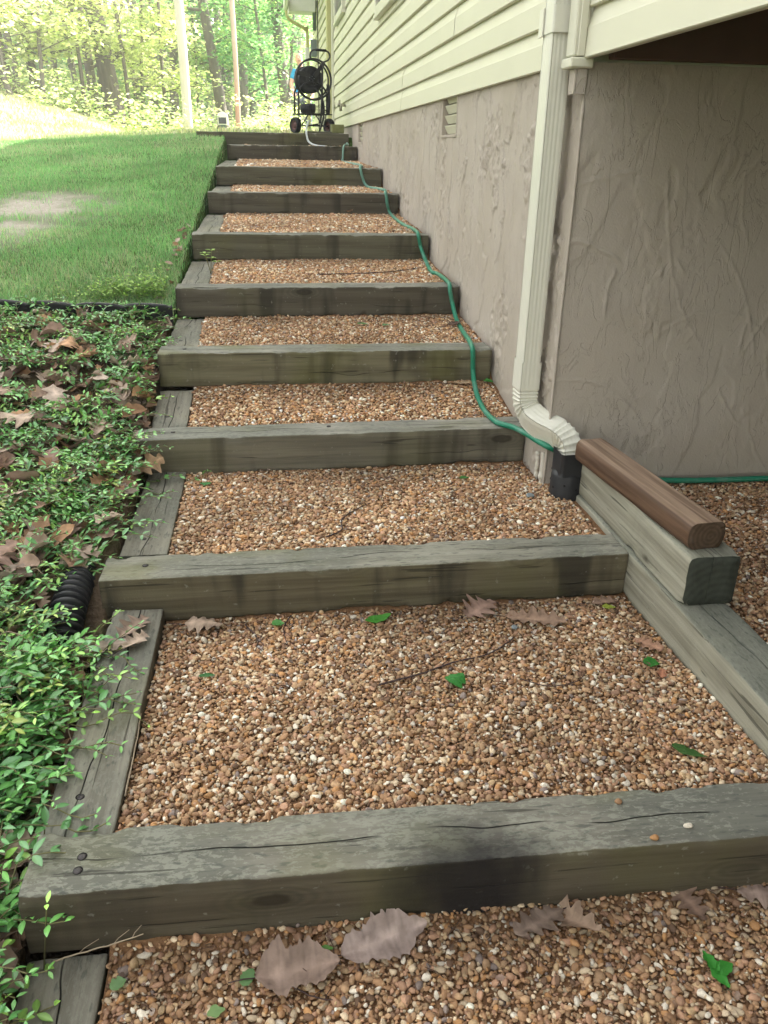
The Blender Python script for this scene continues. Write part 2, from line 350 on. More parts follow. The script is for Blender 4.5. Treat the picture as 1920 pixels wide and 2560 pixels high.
M['twig'] = simple('twig bark', (.065, .042, .04), .85, .4, 60); M['stem'] = simple('vine stem', (.16, .15, .07), .7, .3, 30); M['straw'] = simple('dry root', (.30, .24, .17), .8, .3, 30)
M['slate'] = simple('blue grey stone', (.2, .23, .24), .8, .2); M['nail'] = simple('nail steel', (.055, .05, .05), .5, .4, 80, metal=.5); M['hole'] = simple('nail pit', (.012, .011, .01), .95, .2)
M['green'] = leafmat('fresh leaf', .2, .5, .3, 1.3)

# ------------------------------------------------------------------ levels
TY = [.999, 1.961, 2.774, 3.292, 3.963, 4.804, 5.988, 6.889, 8.757, 9.30]
TZ = [-1.15, -1.063, -.942, -.757, -.598, -.433, -.265, -.117, .05, .176]
SY = np.array([-3, .0, 1.0, 1.96, 2.77, 3.29, 3.83, 3.90, 4.8, 6, 6.9, 8.2, 9.3, 10.5, 14, 25, 40, 90])
SZ = np.array([-1.45, -1.34, -1.20, -1.105, -.99, -.85, -.73, -.70, -.50, -.31, -.18, -.01, .13, .17, .16, .26, .5, 1.6])
LAWNX = ([0, 3.5, 3.9, 4.8, 6.0, 7.0, 8.7, 9.2], [-.475, -.475, -.455, -.44, -.42, -.395, -.388, -.385])
def ground(x, y):
    x, y = np.asarray(x, float), np.asarray(y, float)
    z = np.interp(y, SY, SZ)
    left = np.clip(-x-.5, 0, 3.0)
    z = z-.055*left*sstep(5, 8, y)*(1-.7*sstep(11, 16, y))+.03*left*(1-sstep(3, 6, y))
    z = z+.27*np.clip(-x-2.2, 0, 9)*sstep(8.8, 17, y)
    z = z+.02*(fbm(x*1.3, y*1.3, 0, 5)-.5)*(1+.1*np.clip(y, 0, 40))
    z = z-.055*sstep(-.72, -.52, x)*(1-sstep(1.9, 2.05, y))
    z = z-.085*np.exp(-((x+.58)/.10)**2-((y-1.85)/.12)**2)
    xb_ = np.interp(y, *LAWNX); inner = sstep(xb_-.008, xb_+.012, x)*(1-sstep(9.25, 9.36, y))
    return z-.17*inner
def gravel(x, y):
    x, y = np.asarray(x, float), np.asarray(y, float)
    ys, zs = [-2., .985], [-1.33, -1.285]
    for i in range(len(TY)-1):
        ys += [TY[i]+.13, TY[i+1]]; zs += [TZ[i]-.014, TZ[i+1]-.137]
    z = np.interp(y, ys, zs)
    right = np.interp(y, [-2, .5, 2.5], [-1.3, -1.16, -1.085])
    z = np.where(x > 1.1, right, z)
    return z+.010*(fbm(x*5, y*5, 1., 9, 3)-.5)

# ground sheet
def axis(a, b, n0, n1, c0, c1): return np.unique(np.concatenate([np.linspace(a, c0, n0), np.linspace(c0, c1, n1), np.linspace(c1, b, n0)]))
gx = np.unique(np.concatenate([axis(-90, 90, 26, 110, -6, 3), np.linspace(-1.0, -.34, 75)])); gy = np.unique(np.concatenate([np.linspace(-30, -1, 12), np.linspace(-1, 12, 240), np.linspace(12, 40, 90), np.linspace(40, 200, 30)]))
X, Y = np.meshgrid(gx, gy, indexing='ij'); Z = ground(X, Y)
def bare(x, y):
    b = 0
    for (cx, cy, rx, ry, s_) in ((-1.45, 5.75, .50, .50, 1.1), (-1.50, 5.15, .30, .38, 1.1), (-1.1, 6.35, .2, .12, .6), (-1.9, 7.2, .4, .12, .5)):
        d = ((x-cx)/rx)**2+((y-cy)/ry)**2; b = np.maximum(b, s_*np.exp(-d*1.3))
    return b
bm_ = bare(X, Y)+.9*(1-sstep(3.8, 3.9, Y))*(X < 0)
bm_ = np.clip(bm_*(.4+1.3*fbm(X*7, Y*9, 0, 3)), 0, 1)
Geo().add(np.stack([X, Y, Z], -1).reshape(-1, 3), grid_faces(len(gx), len(gy)), np.repeat(bm_.reshape(-1, 1), 3, 1)).build('ground', M['soil'], colors=True)['kind'] = 'structure'

# ------------------------------------------------------------------ house
H = empty('house', (.945, 2.54, -1.1), label='cream sided house on a taupe stucco foundation beside the timber stairs', cat='house')
HO = np.array([.945, 2.54, -1.1])
def hb(g, name, mat, smooth=False, parent=None, **k):
    for a in range(len(g.v)): g.v[a] = g.v[a]-HO
    o = g.build(name, mat, H, smooth)
    if parent:
        o.parent = parent
    return tag(o, **k)
XS = .925; Z0 = .262; LAP = .127
rng = np.random.RandomState(4)
def siding_run(g, y0, y1, z0, z1, seams):
    n = int(round((z1-z0)/LAP))
    for k in range(n):
        z = z0+k*LAP
        ys = [y0]+sorted(s for s in seams.get(k, rng.uniform(y0, y1, 2).tolist() if y1-y0 > 4 else []))+[y1]
        for j in range(len(ys)-1):
            o = -.0018*(j % 2)
            a, b = ys[j]+(0 if j == 0 else .0008), ys[j+1]
            prof = [(XS+.030, z-.004), (XS+.004, z-.006), (XS, z-.003), (XS+.0005, z+.003), (XS+.003, z+.071), (XS+.0055, z+.0755), (XS+.022, z+LAP+.004)]
            npt = max(2, int((b-a)/.15)); yy = np.linspace(a, b, npt)
            V = []
            for yv in yy:
                wv = .0012*math.sin(yv*2.1+k*1.7)
                V += [(px+o+wv*.6, yv, pz+.0008*math.sin(yv*1.3+k)) for px, pz in prof]
            g.add(V, grid_faces(len(yy), len(prof)))
g = Geo()
siding_run(g, 2.585, 11.5, Z0, 2.56, {0: [5.92, 8.55], 1: [5.88, 8.5], 2: [4.32, 7.45], 3: [7.4, 9.6], 4: [4.35, 7.85], 5: [7.9], 6: [6.2, 9.1], 7: [5.9, 9.0]})
hb(g, 'siding', M['siding'])
g = Geo(); siding_run(g, 11.78, 16.0, Z0+.05, 2.56, {k: [] for k in range(30)}); hb(g, 'siding', M['siding'])
g = Geo(); siding_run(g, -5.0, 2.53, Z0, 2.56, {k: [] for k in range(30)}); hb(g, 'siding', M['siding'], label='siding of the room overhanging the gravel')
g = Geo(); box(g, (.855, 11.60, .24), (.93, 11.79, 2.6), .004); hb(g, 'corner_board', M['yellowtrim'])
g = Geo(); box(g, (.905, 11.47, .2), (.93, 11.595, 2.6), .003); hb(g, 'corner_trim', M['trim'])
g = Geo(); box(g, (.893, 2.525, .262), (.935, 2.59, 2.6), .004); box(g, (.903, 2.517, .262), (.925, 2.524, 2.6), .002); hb(g, 'corner_post', M['trim'])
g = Geo(); box(g, (.885, 2.515, .232), (.955, 2.6, .259), .004); hb(g, 'trim_bracket', M['trim'])
g = Geo(); box(g, (.905, 2.528, .165), (.911, 2.575, .231), .001); box(g, (.912, 2.528, .165), (.942, 2.533, .231), .001); hb(g, 'channel', M['stucco'])
# stucco
def stucco_h(u, v, s, arcs=(), rough=1.):
    w = fbm(u*3, v*3, 0, s+40, 3)-.5
    n = fbm(u*7+w*2.2, v*2.6+w*2, 0, s, 5); mk = sstep(.42, .62, fbm(u*2.2, v*1.6, 0, s+9, 3))
    r1 = np.exp(-((n-.52)/.012)**2); n2 = fbm(u*11+w*3, v*5+w, 0, s+70, 4); r2 = np.exp(-((n2-.55)/.012)**2)
    pl = sstep(.50, .53, n)*.0026
    rg = sstep(.56, .66, fbm(u*6, v*3.2, 0, s+120, 3))
    pit = (fbm(u*60, v*35, 0, s+130, 3)-.5)*.016*rg*rough
    h = pl+(r1*.0045+r2*.0035)*mk*rough+pit+.004*w
    return h
def arcf(u, v, s, n, u0, u1, v0, v1):
    q = np.random.RandomState(s); h = 0
    for _ in range(n):
        cx, cy, R = q.uniform(u0, u1), q.uniform(v0, v1), q.uniform(.12, .5); a0 = q.uniform(0, 6.28); L = q.uniform(.4, 1.3)
        dx, dy = u-cx, v-cy; rr = np.hypot(dx, dy*q.uniform(.6, 1)); an = (np.arctan2(dy, dx)-a0) % (2*math.pi)
        fade = sstep(0, .15, an)*(1-sstep(L-.3, L, an)); wv = (fbm(u*20, v*20, 0, s+int(cx*90) % 50, 2)-.5)*.012
        h = h+np.exp(-((rr-R+wv)/.0035)**2)*fade*.0045*q.uniform(.5, 1.2)
    return h
def wall_patch(g, orient, u0, u1, v0, v1, du, dv, s, holes=(), rough=1., arcs=0):
    nu, nv = int((u1-u0)/du)+2, int((v1-v0)/dv)+2
    U, Vv = np.meshgrid(np.linspace(u0, u1, nu), np.linspace(v0, v1, nv), indexing='ij')
    h = stucco_h(U, Vv, s, rough=rough)
    if arcs: h = h+arcf(U, Vv, s, arcs, u0, u1, v0, v1)
    cd = np.minimum(U-u0, 1) if orient == 'x' else U-u0
    if orient == 'x': P = np.stack([.947-h*1.35, U, Vv], -1)
    else: P = np.stack([U, 2.54-h, Vv], -1)
    F = grid_faces(nu, nv)
    if orient == 'y': F = F[:, ::-1]
    c = P.reshape(-1, 3)[F].mean(1)
    for (a, b, c0, c1) in holes: F = F[~((c[:, 1] > a) & (c[:, 1] < b) & (c[:, 2] > c0) & (c[:, 2] < c1))]; c = P.reshape(-1, 3)[F].mean(1)
    g.add(P.reshape(-1, 3), F)
VENTS = [(4.25, 4.60, .085, .27), (8.35, 8.72, .085, .27)]
g = Geo(); wall_patch(g, 'x', 2.54, 5.2, -1.2, .275, .0055, .0065, 3, VENTS)
wall_patch(g, 'x', 5.2, 11.6, -.75, .275, .014, .012, 3, VENTS); hb(g, 'foundation_wall', M['stucco'], True)
g = Geo(); wall_patch(g, 'y', .945, 2.1, -1.2, .25, .0055, .0065, 31, rough=.22, arcs=60); wall_patch(g, 'y', 2.1, 9, -1.2, .25, .03, .03, 31, rough=.45)
hb(g, 'foundation_wall', M['stucco'], True, label='shaded stucco end wall under the overhang')
# rough bead at the corner
zz = np.linspace(-1.15, .25, 260); q = fbm(zz*30, 0, 0, 77, 4); P = np.stack([.9455-.003*q, 2.5405-.006*q+.002*np.sin(zz*9), zz], -1)
g = Geo(); tube(g, P, .003+.0035*fbm(zz*55, 3, 0, 5, 3), 8); hb(g, 'plaster_bead', M['stucco'], True)
zz = np.linspace(-1.12, -.96, 30); P = np.stack([.938+.0*zz, 2.548+0*zz, zz], -1)
g = Geo(); tube(g, P, .012*fbm(zz*40, 2, 0, 8, 3)+.004, 7)
zz = np.linspace(-1.1, -.98, 30); tube(g, np.stack([.940+0*zz, 2.60+.02*fbm(zz*20, 0, 0, 3), zz], -1), .012*fbm(zz*60, 9, 0, 8, 3)+.002, 7); hb(g, 'bare_plaster', M['plaster'], True)
for (a, b, c0, c1) in VENTS:
    g = Geo(); box(g, (.942, a-.008, c0-.008), (1.0, a+.004, c1), .002); box(g, (.942, b-.004, c0-.008), (1.0, b+.008, c1), .002); box(g, (.940, a+.005, c0-.010), (1.0, b-.005, c0+.004), .002); box(g, (.985, a, c0), (1.0, b, c1), .002)
    v = hb(g, 'vent', M['stucco'])
    for k in range(4):
        g = Geo(); zc = c0+.012+k*.047; Mx = Matrix.Translation((.966, (a+b)/2, zc+.017)) @ Matrix.Rotation(R_(-28), 4, 'Y')
        box(g, (-.002, -(b-a)/2+.008, -.021), (.002, (b-a)/2-.008, .021), .001, Mx)
        for q_ in range(len(g.v)): g.v[q_] = g.v[q_]-HO
        g.build('louver', M['siding'], v, False)
# windows
for (a, b, zb) in ((6.0, 7.12, .965), (9.9, 10.96, 1.39)):
    g = Geo()
    box(g, (.89, a, zb), (.935, a+.07, 2.3), .004); box(g, (.89, b-.07, zb), (.935, b, 2.3), .004); box(g, (.882, a-.01, zb-.035), (.935, b+.01, zb-.001), .004); box(g, (.89, a+.071, zb), (.935, b-.071, zb+.05), .004)
    w = hb(g, 'window', M['trim'])
    g = Geo(); box(g, (.915, a+.071, zb+.051), (.92, b-.071, 2.3), .001)
    for q_ in range(len(g.v)): g.v[q_] = g.v[q_]-HO
    g.build('pane', M['dark'], w, False)
# eave, gutter, roof, far walls
g = Geo(); box(g, (.47, 2.6, 2.56), (.95, 14.9, 2.575), .002); hb(g, 'soffit', M['white'])
g = Geo(); box(g, (.44, 2.6, 2.55), (.468, 14.95, 2.75), .004); box(g, (.47, 14.9, 2.52), (.93, 14.94, 2.85), .004); hb(g, 'fascia', M['white'])
g = Geo()
V = []
for yv in (2.2, 15.1):
    V += [(.35, yv, 2.66), (.35, yv, 2.72), (5, yv, 4.35), (5, yv, 4.25), (9.6, yv, 2.66), (9.6, yv, 2.72)]
g.add(V, [np.array([[0, 6, 7, 1], [1, 7, 8, 2], [0, 3, 9, 6], [3, 4, 10, 9], [2, 8, 11, 5], [4, 5, 11, 10]]), np.array([[0, 1, 2, 3], [6, 9, 8, 7], [3, 2, 5, 4], [9, 10, 11, 8]])]); hb(g, 'roof', M['shingle'])
g = Geo(); V = []
for yv in (-5.0, 2.55):
    V += [(.55, yv, 2.66), (.55, yv, 2.72), (5, yv, 4.3), (5, yv, 4.2), (9.6, yv, 2.66), (9.6, yv, 2.72)]
g.add(V, [np.array([[0, 6, 7, 1], [1, 7, 8, 2], [0, 3, 9, 6], [3, 4, 10, 9], [2, 8, 11, 5], [4, 5, 11, 10]]), np.array([[0, 1, 2, 3], [6, 9, 8, 7], [3, 2, 5, 4], [9, 10, 11, 8]])]); hb(g, 'roof', M['shingle'])
g = Geo(); box(g, (9.0, -5.0, -1.6), (9.2, 16, 2.7)); box(g, (.96, 15.9, -.3), (8.98, 16.05, 2.7)); box(g, (.945, 11.6, -.4), (.96, 15.88, .32)); box(g, (.96, -5.0, .26), (8.98, -4.85, 2.7)); box(g, (.97, 2.56, .25), (8.9, 2.6, 2.6)); hb(g, 'wall', M['siding'])
g = Geo(); box(g, (.975, -4.8, .53), (8.95, 2.53, .56)); hb(g, 'subfloor', M['joist'])
g = Geo(); box(g, (.96, -4.8, .285), (.998, 2.44, .525), .003); hb(g, 'rim_joist', M['joist'])
g = Geo(); box(g, (1.0, 2.49, .255), (8.9, 2.528, .525), .003); hb(g, 'joist', M['joist'])
for xk in (1.72, 2.13, 2.54, 2.95, 3.36):
    g = Geo(); box(g, (xk, -4.7, .275), (xk+.038, 2.488, .528), .003); hb(g, 'joist', M['joist'])
    if xk < 2.2:
        g = Geo(); box(g, (xk-.004, 2.42, .262), (xk+.042, 2.487, .2745), .001); box(g, (xk-.006, 2.42, .262), (xk-.0015, 2.487, .46), .001); box(g, (xk+.0395, 2.42, .262), (xk+.044, 2.487, .46), .001); box(g, (xk-.05, 2.4865, .262), (xk-.0065, 2.489, .46), .0008); hb(g, 'joist_hanger', M['zinc'])
g = Geo(); box(g, (.49, 14.6, 1.99), (.90, 14.95, 2.5), .006); box(g, (.475, 14.55, 1.965), (.489, 14.96, 2.5), .004); hb(g, 'eave_return', M['white'])
g = Geo(); box(g, (.41, 12.5, 2.04), (.47, 14.95, 2.16), .012); hb(g, 'gutter', M['white'])
# downspout beside the corner
def rectprof(a, b, n=72, rib=.0022):
    out = []
    for t in np.linspace(0, 1, n, endpoint=False):
        s_ = t*4; k = int(s_); f = s_-k; e = .04; w = 2*f-1
        rr = rib*(.5-.5*math.cos(f*5*2*math.pi)) if .1 < f < .9 else 0
        cr = max(0, abs(w)-.82)/.18; cr = cr*cr*.006
        if k == 0: p = (a-cr-rr, w*b)
        elif k == 1: p = (-w*a, b-cr-rr)
        elif k == 2: p = (-a+cr+rr, -w*b)
        else: p = (w*a, -b+cr+rr)
        out.append(p)
    return np.array(out)
def sweep(g, P, prof, sc, up=(1, 0, 0)):
    T, U, B = frames(np.array(P, float), up); n = len(prof)
    V = P[:, None]+sc[:, None, None]*(prof[None, :, 0, None]*U[:, None]+prof[None, :, 1, None]*B[:, None])
    i = np.arange(len(P)-1)[:, None]; j = np.arange(n)[None]; j2 = (j+1) % n
    g.add(V.reshape(-1, 3), np.stack([i*n+j, i*n+j2, (i+1)*n+j2, (i+1)*n+j], -1).reshape(-1, 4))
pr = rectprof(.0335, .043, 72, .0015)
g = Geo(); P = np.stack([np.full(24, .889), np.linspace(2.655, 2.668, 24), np.linspace(2.5, -.66, 24)], -1); sweep(g, P, pr, np.ones(24)); ds = hb(g, 'downspout', M['spout'], True)
g = Geo(); raw = catmull([(.889, 2.668, -.655), (.889, 2.668, -.77), (.893, 2.66, -.815), (.910, 2.628, -.850), (.938, 2.575, -.868), (.965, 2.527, -.875), (.983, 2.492, -.884), (.994, 2.470, -.902), (.998, 2.461, -.928), (.998, 2.459, -.955)], 16)
L = np.concatenate([[0], np.cumsum(np.linalg.norm(np.diff(raw, axis=0), axis=1))]); n = 260; tt = np.linspace(0, L[-1], n); P = np.stack([np.interp(tt, L, raw[:, k]) for k in range(3)], -1)
def crimp(t, a, b, per): return sstep(a, a+.015, t)*(1-sstep(b-.015, b, t))*(np.abs(np.sin(t*math.pi/per))**.7)
Lt = L[-1]; sc = 1.05-.12*crimp(tt, .095, .205, .014)-.12*crimp(tt, Lt-.115, Lt-.015, .014)
sweep(g, P, rectprof(.036, .043, 72, .001), sc)
for q_ in range(len(g.v)): g.v[q_] = g.v[q_]-HO
g.build('elbow', M['spout'], ds, True)
g = Geo(); P = np.stack([np.full(3, .889), np.full(3, 2.657), np.array([.40, .36, .33])], -1); sweep(g, P, rectprof(.0365, .046, 72, 0), np.ones(3)); box(g, (.846, 2.69, .325), (.8515, 2.725, .40), .001)
for q_ in range(len(g.v)): g.v[q_] = g.v[q_]-HO
g.build('strap', M['spout'], ds, False)
# far downspout, meter and conduit
g = Geo(); P = catmull([(.455, 15.0, 2.1), (.46, 15.0, 2.02), (.50, 15.0, 1.93), (.68, 15.0, 1.84), (.76, 15.0, 1.79), (.785, 15.0, 1.7), (.785, 15.0, .25)], 8); tube(g, P, .026, 10); tag(hb(g, 'downspout', M['yellowtrim'], True), 'downspout curving down from the far eave')
g = Geo(); tube(g, [(.885, 14.7, 2.75), (.885, 14.7, 1.75)], .03, 10); hb(g, 'conduit', M['zinc'], True)
g = Geo(); box(g, (.815, 14.6, 1.38), (.915, 14.72, 1.62), .01); hb(g, 'meter_box', M['zinc'])
g = Geo(); box(g, (.735, 14.85, 1.33), (.81, 14.95, 1.53), .01); hb(g, 'cable_box', M['white'])
g = Geo(); tube(g, catmull([(.6, 14.5, 3.0), (.75, 14.4, 2.72), (.9, 14.4, 2.68), (.915, 14.4, 2.4), (.915, 14.4, .3)], 8), .008, 6); hb(g, 'cable', M['steelblk'], True)
# faucet on the wall
fy, fz = 9.93, .475
g = Geo(); tube(g, [(.93, fy, fz), (.84, fy, fz)], .016, 10); tube(g, [(.875, fy, fz+.01), (.875, fy, fz-.06)], .017, 10); tube(g, [(.86, fy, fz), (.86, fy, fz+.05)], .012, 8); fo = hb(g, 'faucet', M['brass'], True)
g = Geo(); lathe(g, [(.001, 0), (.03, 0), (.034, .006), (.03, .012), (.001, .012)], (.80, fy, fz), 'x', 14)
for q_ in range(len(g.v)): g.v[q_] = g.v[q_]-HO
g.build('handle', M['brass'], fo, True)

# ------------------------------------------------------------------ timbers
def timber_mesh(g, L, w=.14, h=.14, seed=0, chips=1., rad=.006, profile=None):
    nx = max(8, int(L/.011)); xs = np.linspace(-L/2, L/2, nx)
    if profile is None:
        per, nrm = [], []; k = 9
        for cx, cy, a0 in ((w/2-rad, h-rad, 0), (-w/2+rad, h-rad, 90), (-w/2+rad, rad, 180), (w/2-rad, rad, 270)):
            for a in (0, 30, 60, 90):
                an = math.radians(a0+a); per.append((cx+rad*math.cos(an), cy+rad*math.sin(an))); nrm.append(1.)
            nx_, ny_ = {0: (-w/2+rad, h), 90: (-w/2, rad), 180: (w/2-rad, 0), 270: (w/2, h-rad)}[a0]
            px, py = per[-1]
            for t in np.linspace(0, 1, k+2)[1:-1]: per.append((px+(nx_-px)*t, py+(ny_-py)*t)); nrm.append(0.)
        per, nrm = np.array(per), np.array(nrm)
    else: per, nrm = profile
    n = len(per); c = np.array([0, h/2]); d = per-c; dn = d/np.linalg.norm(d, axis=1)[:, None]
    Xg = xs[:, None]; off = .0016*(fbm(Xg*4, per[None, :, 0]*25, per[None, :, 1]*25+seed*7.3, seed, 3)-.5)*2+.0009*(vn(Xg*9, per[None, :, 0]*300, per[None, :, 1]*300+seed, seed+3)-.5)*2
    chip = np.clip(fbm(Xg*14, per[None, :, 0]*9, per[None, :, 1]*9+seed*3.1, seed+9, 4)-.52, 0, 1)*nrm[None]*.05*chips
    off = off-np.minimum(chip, .010)
    V = np.zeros((nx, n, 3)); V[:, :, 0] = Xg+.0015*vn(per[None, :, 0]*60, per[None, :, 1]*60, seed)
    V[:, :, 1] = per[None, :, 0]+dn[None, :, 0]*off; V[:, :, 2] = per[None, :, 1]+dn[None, :, 1]*off
    rings = [V]
    ends = []
    for e, s_ in ((0, -1), (nx-1, 1)):
        r = V[e].copy()
        for sc, dx in ((.985, .002), (.6, .003), (.25, .003)):
            q = r.copy(); q[:, 1] = r[:, 1]*sc; q[:, 2] = h/2+(r[:, 2]-h/2)*sc; q[:, 0] = r[:, 0]+s_*dx+.0006*vn(q[:, 1]*200, q[:, 2]*200, seed); ends.append(q)
    A = np.concatenate([V.reshape(-1, 3)]+ends); N0 = nx*n
    i = np.arange(nx-1)[:, None]; j = np.arange(n)[None]; j2 = (j+1) % n
    F = [np.stack([i*n+j, i*n+j2, (i+1)*n+j2, (i+1)*n+j], -1).reshape(-1, 4)]
    jj = np.arange(n); jj2 = (jj+1) % n
    for e, base, flip in ((0, N0, True), ((nx-1)*n, N0+3*n, False)):
        prev = e
        for k in range(3):
            q = np.stack([prev+jj, prev+jj2, base+k*n+jj2, base+k*n+jj], -1); F.append(q[:, ::-1] if flip else q); prev = base+k*n
        F.append((prev+jj)[::-1][None] if flip else (prev+jj)[None])
    g.add(A, F); g.timber = True; return g
def nail_part(o, lx, ly, lz, r=.0072):
    g = Geo(); lathe(g, [(.0005, .0016), (r*.75, .0016), (r, .0006), (r*1.02, -.003)], (lx, ly, lz), 'z', 18); g.build('nail_head', M['nail'], o, True)
    g = Geo(); t = np.linspace(0, 2*math.pi, 22, endpoint=False); rr = r*(1.12+.25*np.clip(np.cos(t-1.2), 0, 1))
    V = [(lx+math.cos(a)*q*k, ly+math.sin(a)*q*k, lz+dz) for k, dz in ((1.0, .0006), (.2, .0004)) for a, q in zip(t, rr)]
    g.add(V, [np.stack([np.arange(22), (np.arange(22)+1) % 22, (np.arange(22)+1) % 22+22, np.arange(22)+22], -1), (np.arange(22)+22)[None]]); g.build('nail_pit', M['hole'], o, True)
def timber(x0, x1, y, ztop, mat, seed, label, th=0, ph=0, cat='step timber', group='timbers forming the step risers', nails=(), chips=1., name='step_timber', h=.14):
    g = Geo(); L = x1-x0; timber_mesh(g, L, .14, h, seed, chips); o = g.build(name, mat, None, True)
    o.location = ((x0+x1)/2, y+.07, ztop-h); o.rotation_euler = (0, -ph, th)
    tag(o, label, cat, group)
    for (nx_, ny_) in nails: nail_part(o, nx_-(x0+x1)/2, ny_-y-.07, h+.0006)
    return o
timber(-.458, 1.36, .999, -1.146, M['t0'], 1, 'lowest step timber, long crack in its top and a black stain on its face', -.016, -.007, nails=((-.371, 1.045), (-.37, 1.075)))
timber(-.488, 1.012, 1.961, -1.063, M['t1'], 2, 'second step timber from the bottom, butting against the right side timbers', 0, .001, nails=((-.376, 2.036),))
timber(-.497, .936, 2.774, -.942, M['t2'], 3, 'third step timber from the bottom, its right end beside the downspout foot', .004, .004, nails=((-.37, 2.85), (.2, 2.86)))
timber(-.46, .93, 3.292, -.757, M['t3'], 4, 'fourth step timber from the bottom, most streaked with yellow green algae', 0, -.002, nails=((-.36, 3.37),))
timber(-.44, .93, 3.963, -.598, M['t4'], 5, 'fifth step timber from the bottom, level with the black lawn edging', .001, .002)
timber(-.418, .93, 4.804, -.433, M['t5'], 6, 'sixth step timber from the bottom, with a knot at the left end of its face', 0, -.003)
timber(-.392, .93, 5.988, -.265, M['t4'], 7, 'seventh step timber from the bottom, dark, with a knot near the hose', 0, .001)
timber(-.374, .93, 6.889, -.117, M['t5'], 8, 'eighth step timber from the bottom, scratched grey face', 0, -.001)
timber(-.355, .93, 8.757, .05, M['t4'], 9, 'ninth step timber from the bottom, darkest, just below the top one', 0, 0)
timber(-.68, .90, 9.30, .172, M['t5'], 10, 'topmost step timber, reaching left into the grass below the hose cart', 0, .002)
# a short board lying on the topmost timber
g = Geo(); timber_mesh(g, .36, .10, .02, 33, .3, .003); o = g.build('wood_board', M['t5'], None, True); o.location = (.62, 9.38, .1735)
tag(o, 'short thin board lying on the topmost timber under the hose cart', 'board')
# left side timbers
LS = [(.15, 1.008, -1.287), (1.147, 1.951, -1.153), (2.112, 2.764, -1.066), (2.924, 3.283, -.945), (3.44, 3.954, -.76), (4.11, 4.795, -.601), (4.952, 5.979, -.436), (6.135, 6.88, -.268), (7.035, 8.748, -.12)]
NM = ['below the lowest step timber', 'between the lowest and second step timbers, with one long split', 'between the second and third step timbers', 'between the third and fourth step timbers', 'between the fourth and fifth step timbers', 'between the fifth and sixth step timbers, a green seedling beside it', 'between the sixth and seventh step timbers', 'between the seventh and eighth step timbers', 'between the eighth and ninth step timbers']
XL = [-.465, -.462, -.460, -.462, -.445, -.43, -.41, -.382, -.38]
for k, (y0, y1, zt) in enumerate(LS):
    g = Geo(); timber_mesh(g, y1-y0, .136, .14, 40+k, .6); o = g.build('side_timber', M['side'], None, True)
    rise = max(0, (TZ[k]-.14-.004)-zt) if k > 1 else 0
    o.location = (XL[k]+.068, (y0+y1)/2, zt-.14-.002+rise/2); o.rotation_euler = (0, -math.atan2(rise, y1-y0), math.pi/2)
    tag(o, 'left edge timber '+NM[k], 'side timber', 'timbers edging the left side of the treads')
    if k in (1, 2, 3, 4): nail_part(o, -(y1-y0)/2+.105, .012, .1406)
def rside(x0, y0, y1, zb, seed, label):
    g = Geo(); timber_mesh(g, y1-y0, .14, .14, seed, .6); o = g.build('side_timber', M['pale'], None, True)
    o.location = (x0+.07, (y0+y1)/2, zb); o.rotation_euler = (0, 0, math.pi/2); return tag(o, label, 'side timber', 'stacked timbers on the right side')
rside(1.017, 1.165, 2.43, -1.204, 61, 'pale timber on the ground at the right, running towards the lowest step')
rside(1.027, 1.662, 2.45, -1.0625, 62, 'pale timber with a dark sawn end, carrying the brown rounded timber')
pf, nr = [], []
for a in np.linspace(0, 2*math.pi, 48, endpoint=False):
    cx, sx_ = math.cos(a), math.sin(a); p = 2.9
    r = 1/((abs(cx)**p+abs(sx_)**p)**(1/p)); pf.append((.0525*r*cx, .0375+min(.0375, max(-.0375, .0435*r*sx_)))); nr.append(.1)
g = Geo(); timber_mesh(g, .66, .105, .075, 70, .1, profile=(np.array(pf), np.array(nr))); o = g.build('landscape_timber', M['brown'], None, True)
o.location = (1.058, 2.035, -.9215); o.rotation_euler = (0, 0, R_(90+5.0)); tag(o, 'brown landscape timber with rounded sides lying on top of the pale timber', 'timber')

# ------------------------------------------------------------------ gravel
xs = np.linspace(-.345, 1.12, 100); ys = np.linspace(-.2, 9.32, 520)
X, Y = np.meshgrid(np.linspace(0, 1, 100), ys, indexing='ij'); xin = np.select([Y < 3.9, Y < 4.75, Y < 5.95, Y < 6.85], [-.324, -.306, -.292, -.272], -.244)
X = xin+X*(1.12-xin); g = Geo(); g.add(np.stack([X, Y, gravel(X, Y)-.006], -1).reshape(-1, 3), grid_faces(100, 520))
xs = np.linspace(1.1, 5, 60); ys = np.linspace(-.8, 2.6, 60); X, Y = np.meshgrid(xs, ys, indexing='ij'); g.add(np.stack([X, Y, gravel(np.maximum(X, 1.11), Y)-.006], -1).reshape(-1, 3), grid_faces(60, 60))
b = g.build('gravel_bed', M['bed']); b['kind'] = 'structure'
def ico(sub):
    bm = bmesh.new(); bmesh.ops.create_icosphere(bm, subdivisions=sub, radius=1)
    V = np.array([v.co[:] for v in bm.verts]); F = np.array([[v.index for v in f.verts] for f in bm.faces]); bm.free(); return V, F
IH, IL = ico(2), ico(1)
PAL = np.array([(.32, .185, .10), (.41, .26, .15), (.43, .23, .10), (.40, .235, .15), (.58, .46, .32), (.72, .65, .54), (.16, .095, .06), (.25, .20, .18), (.47, .33, .19)])
PW = np.array([.22, .21, .07, .13, .14, .07, .04, .02, .10]); PW /= PW.sum()
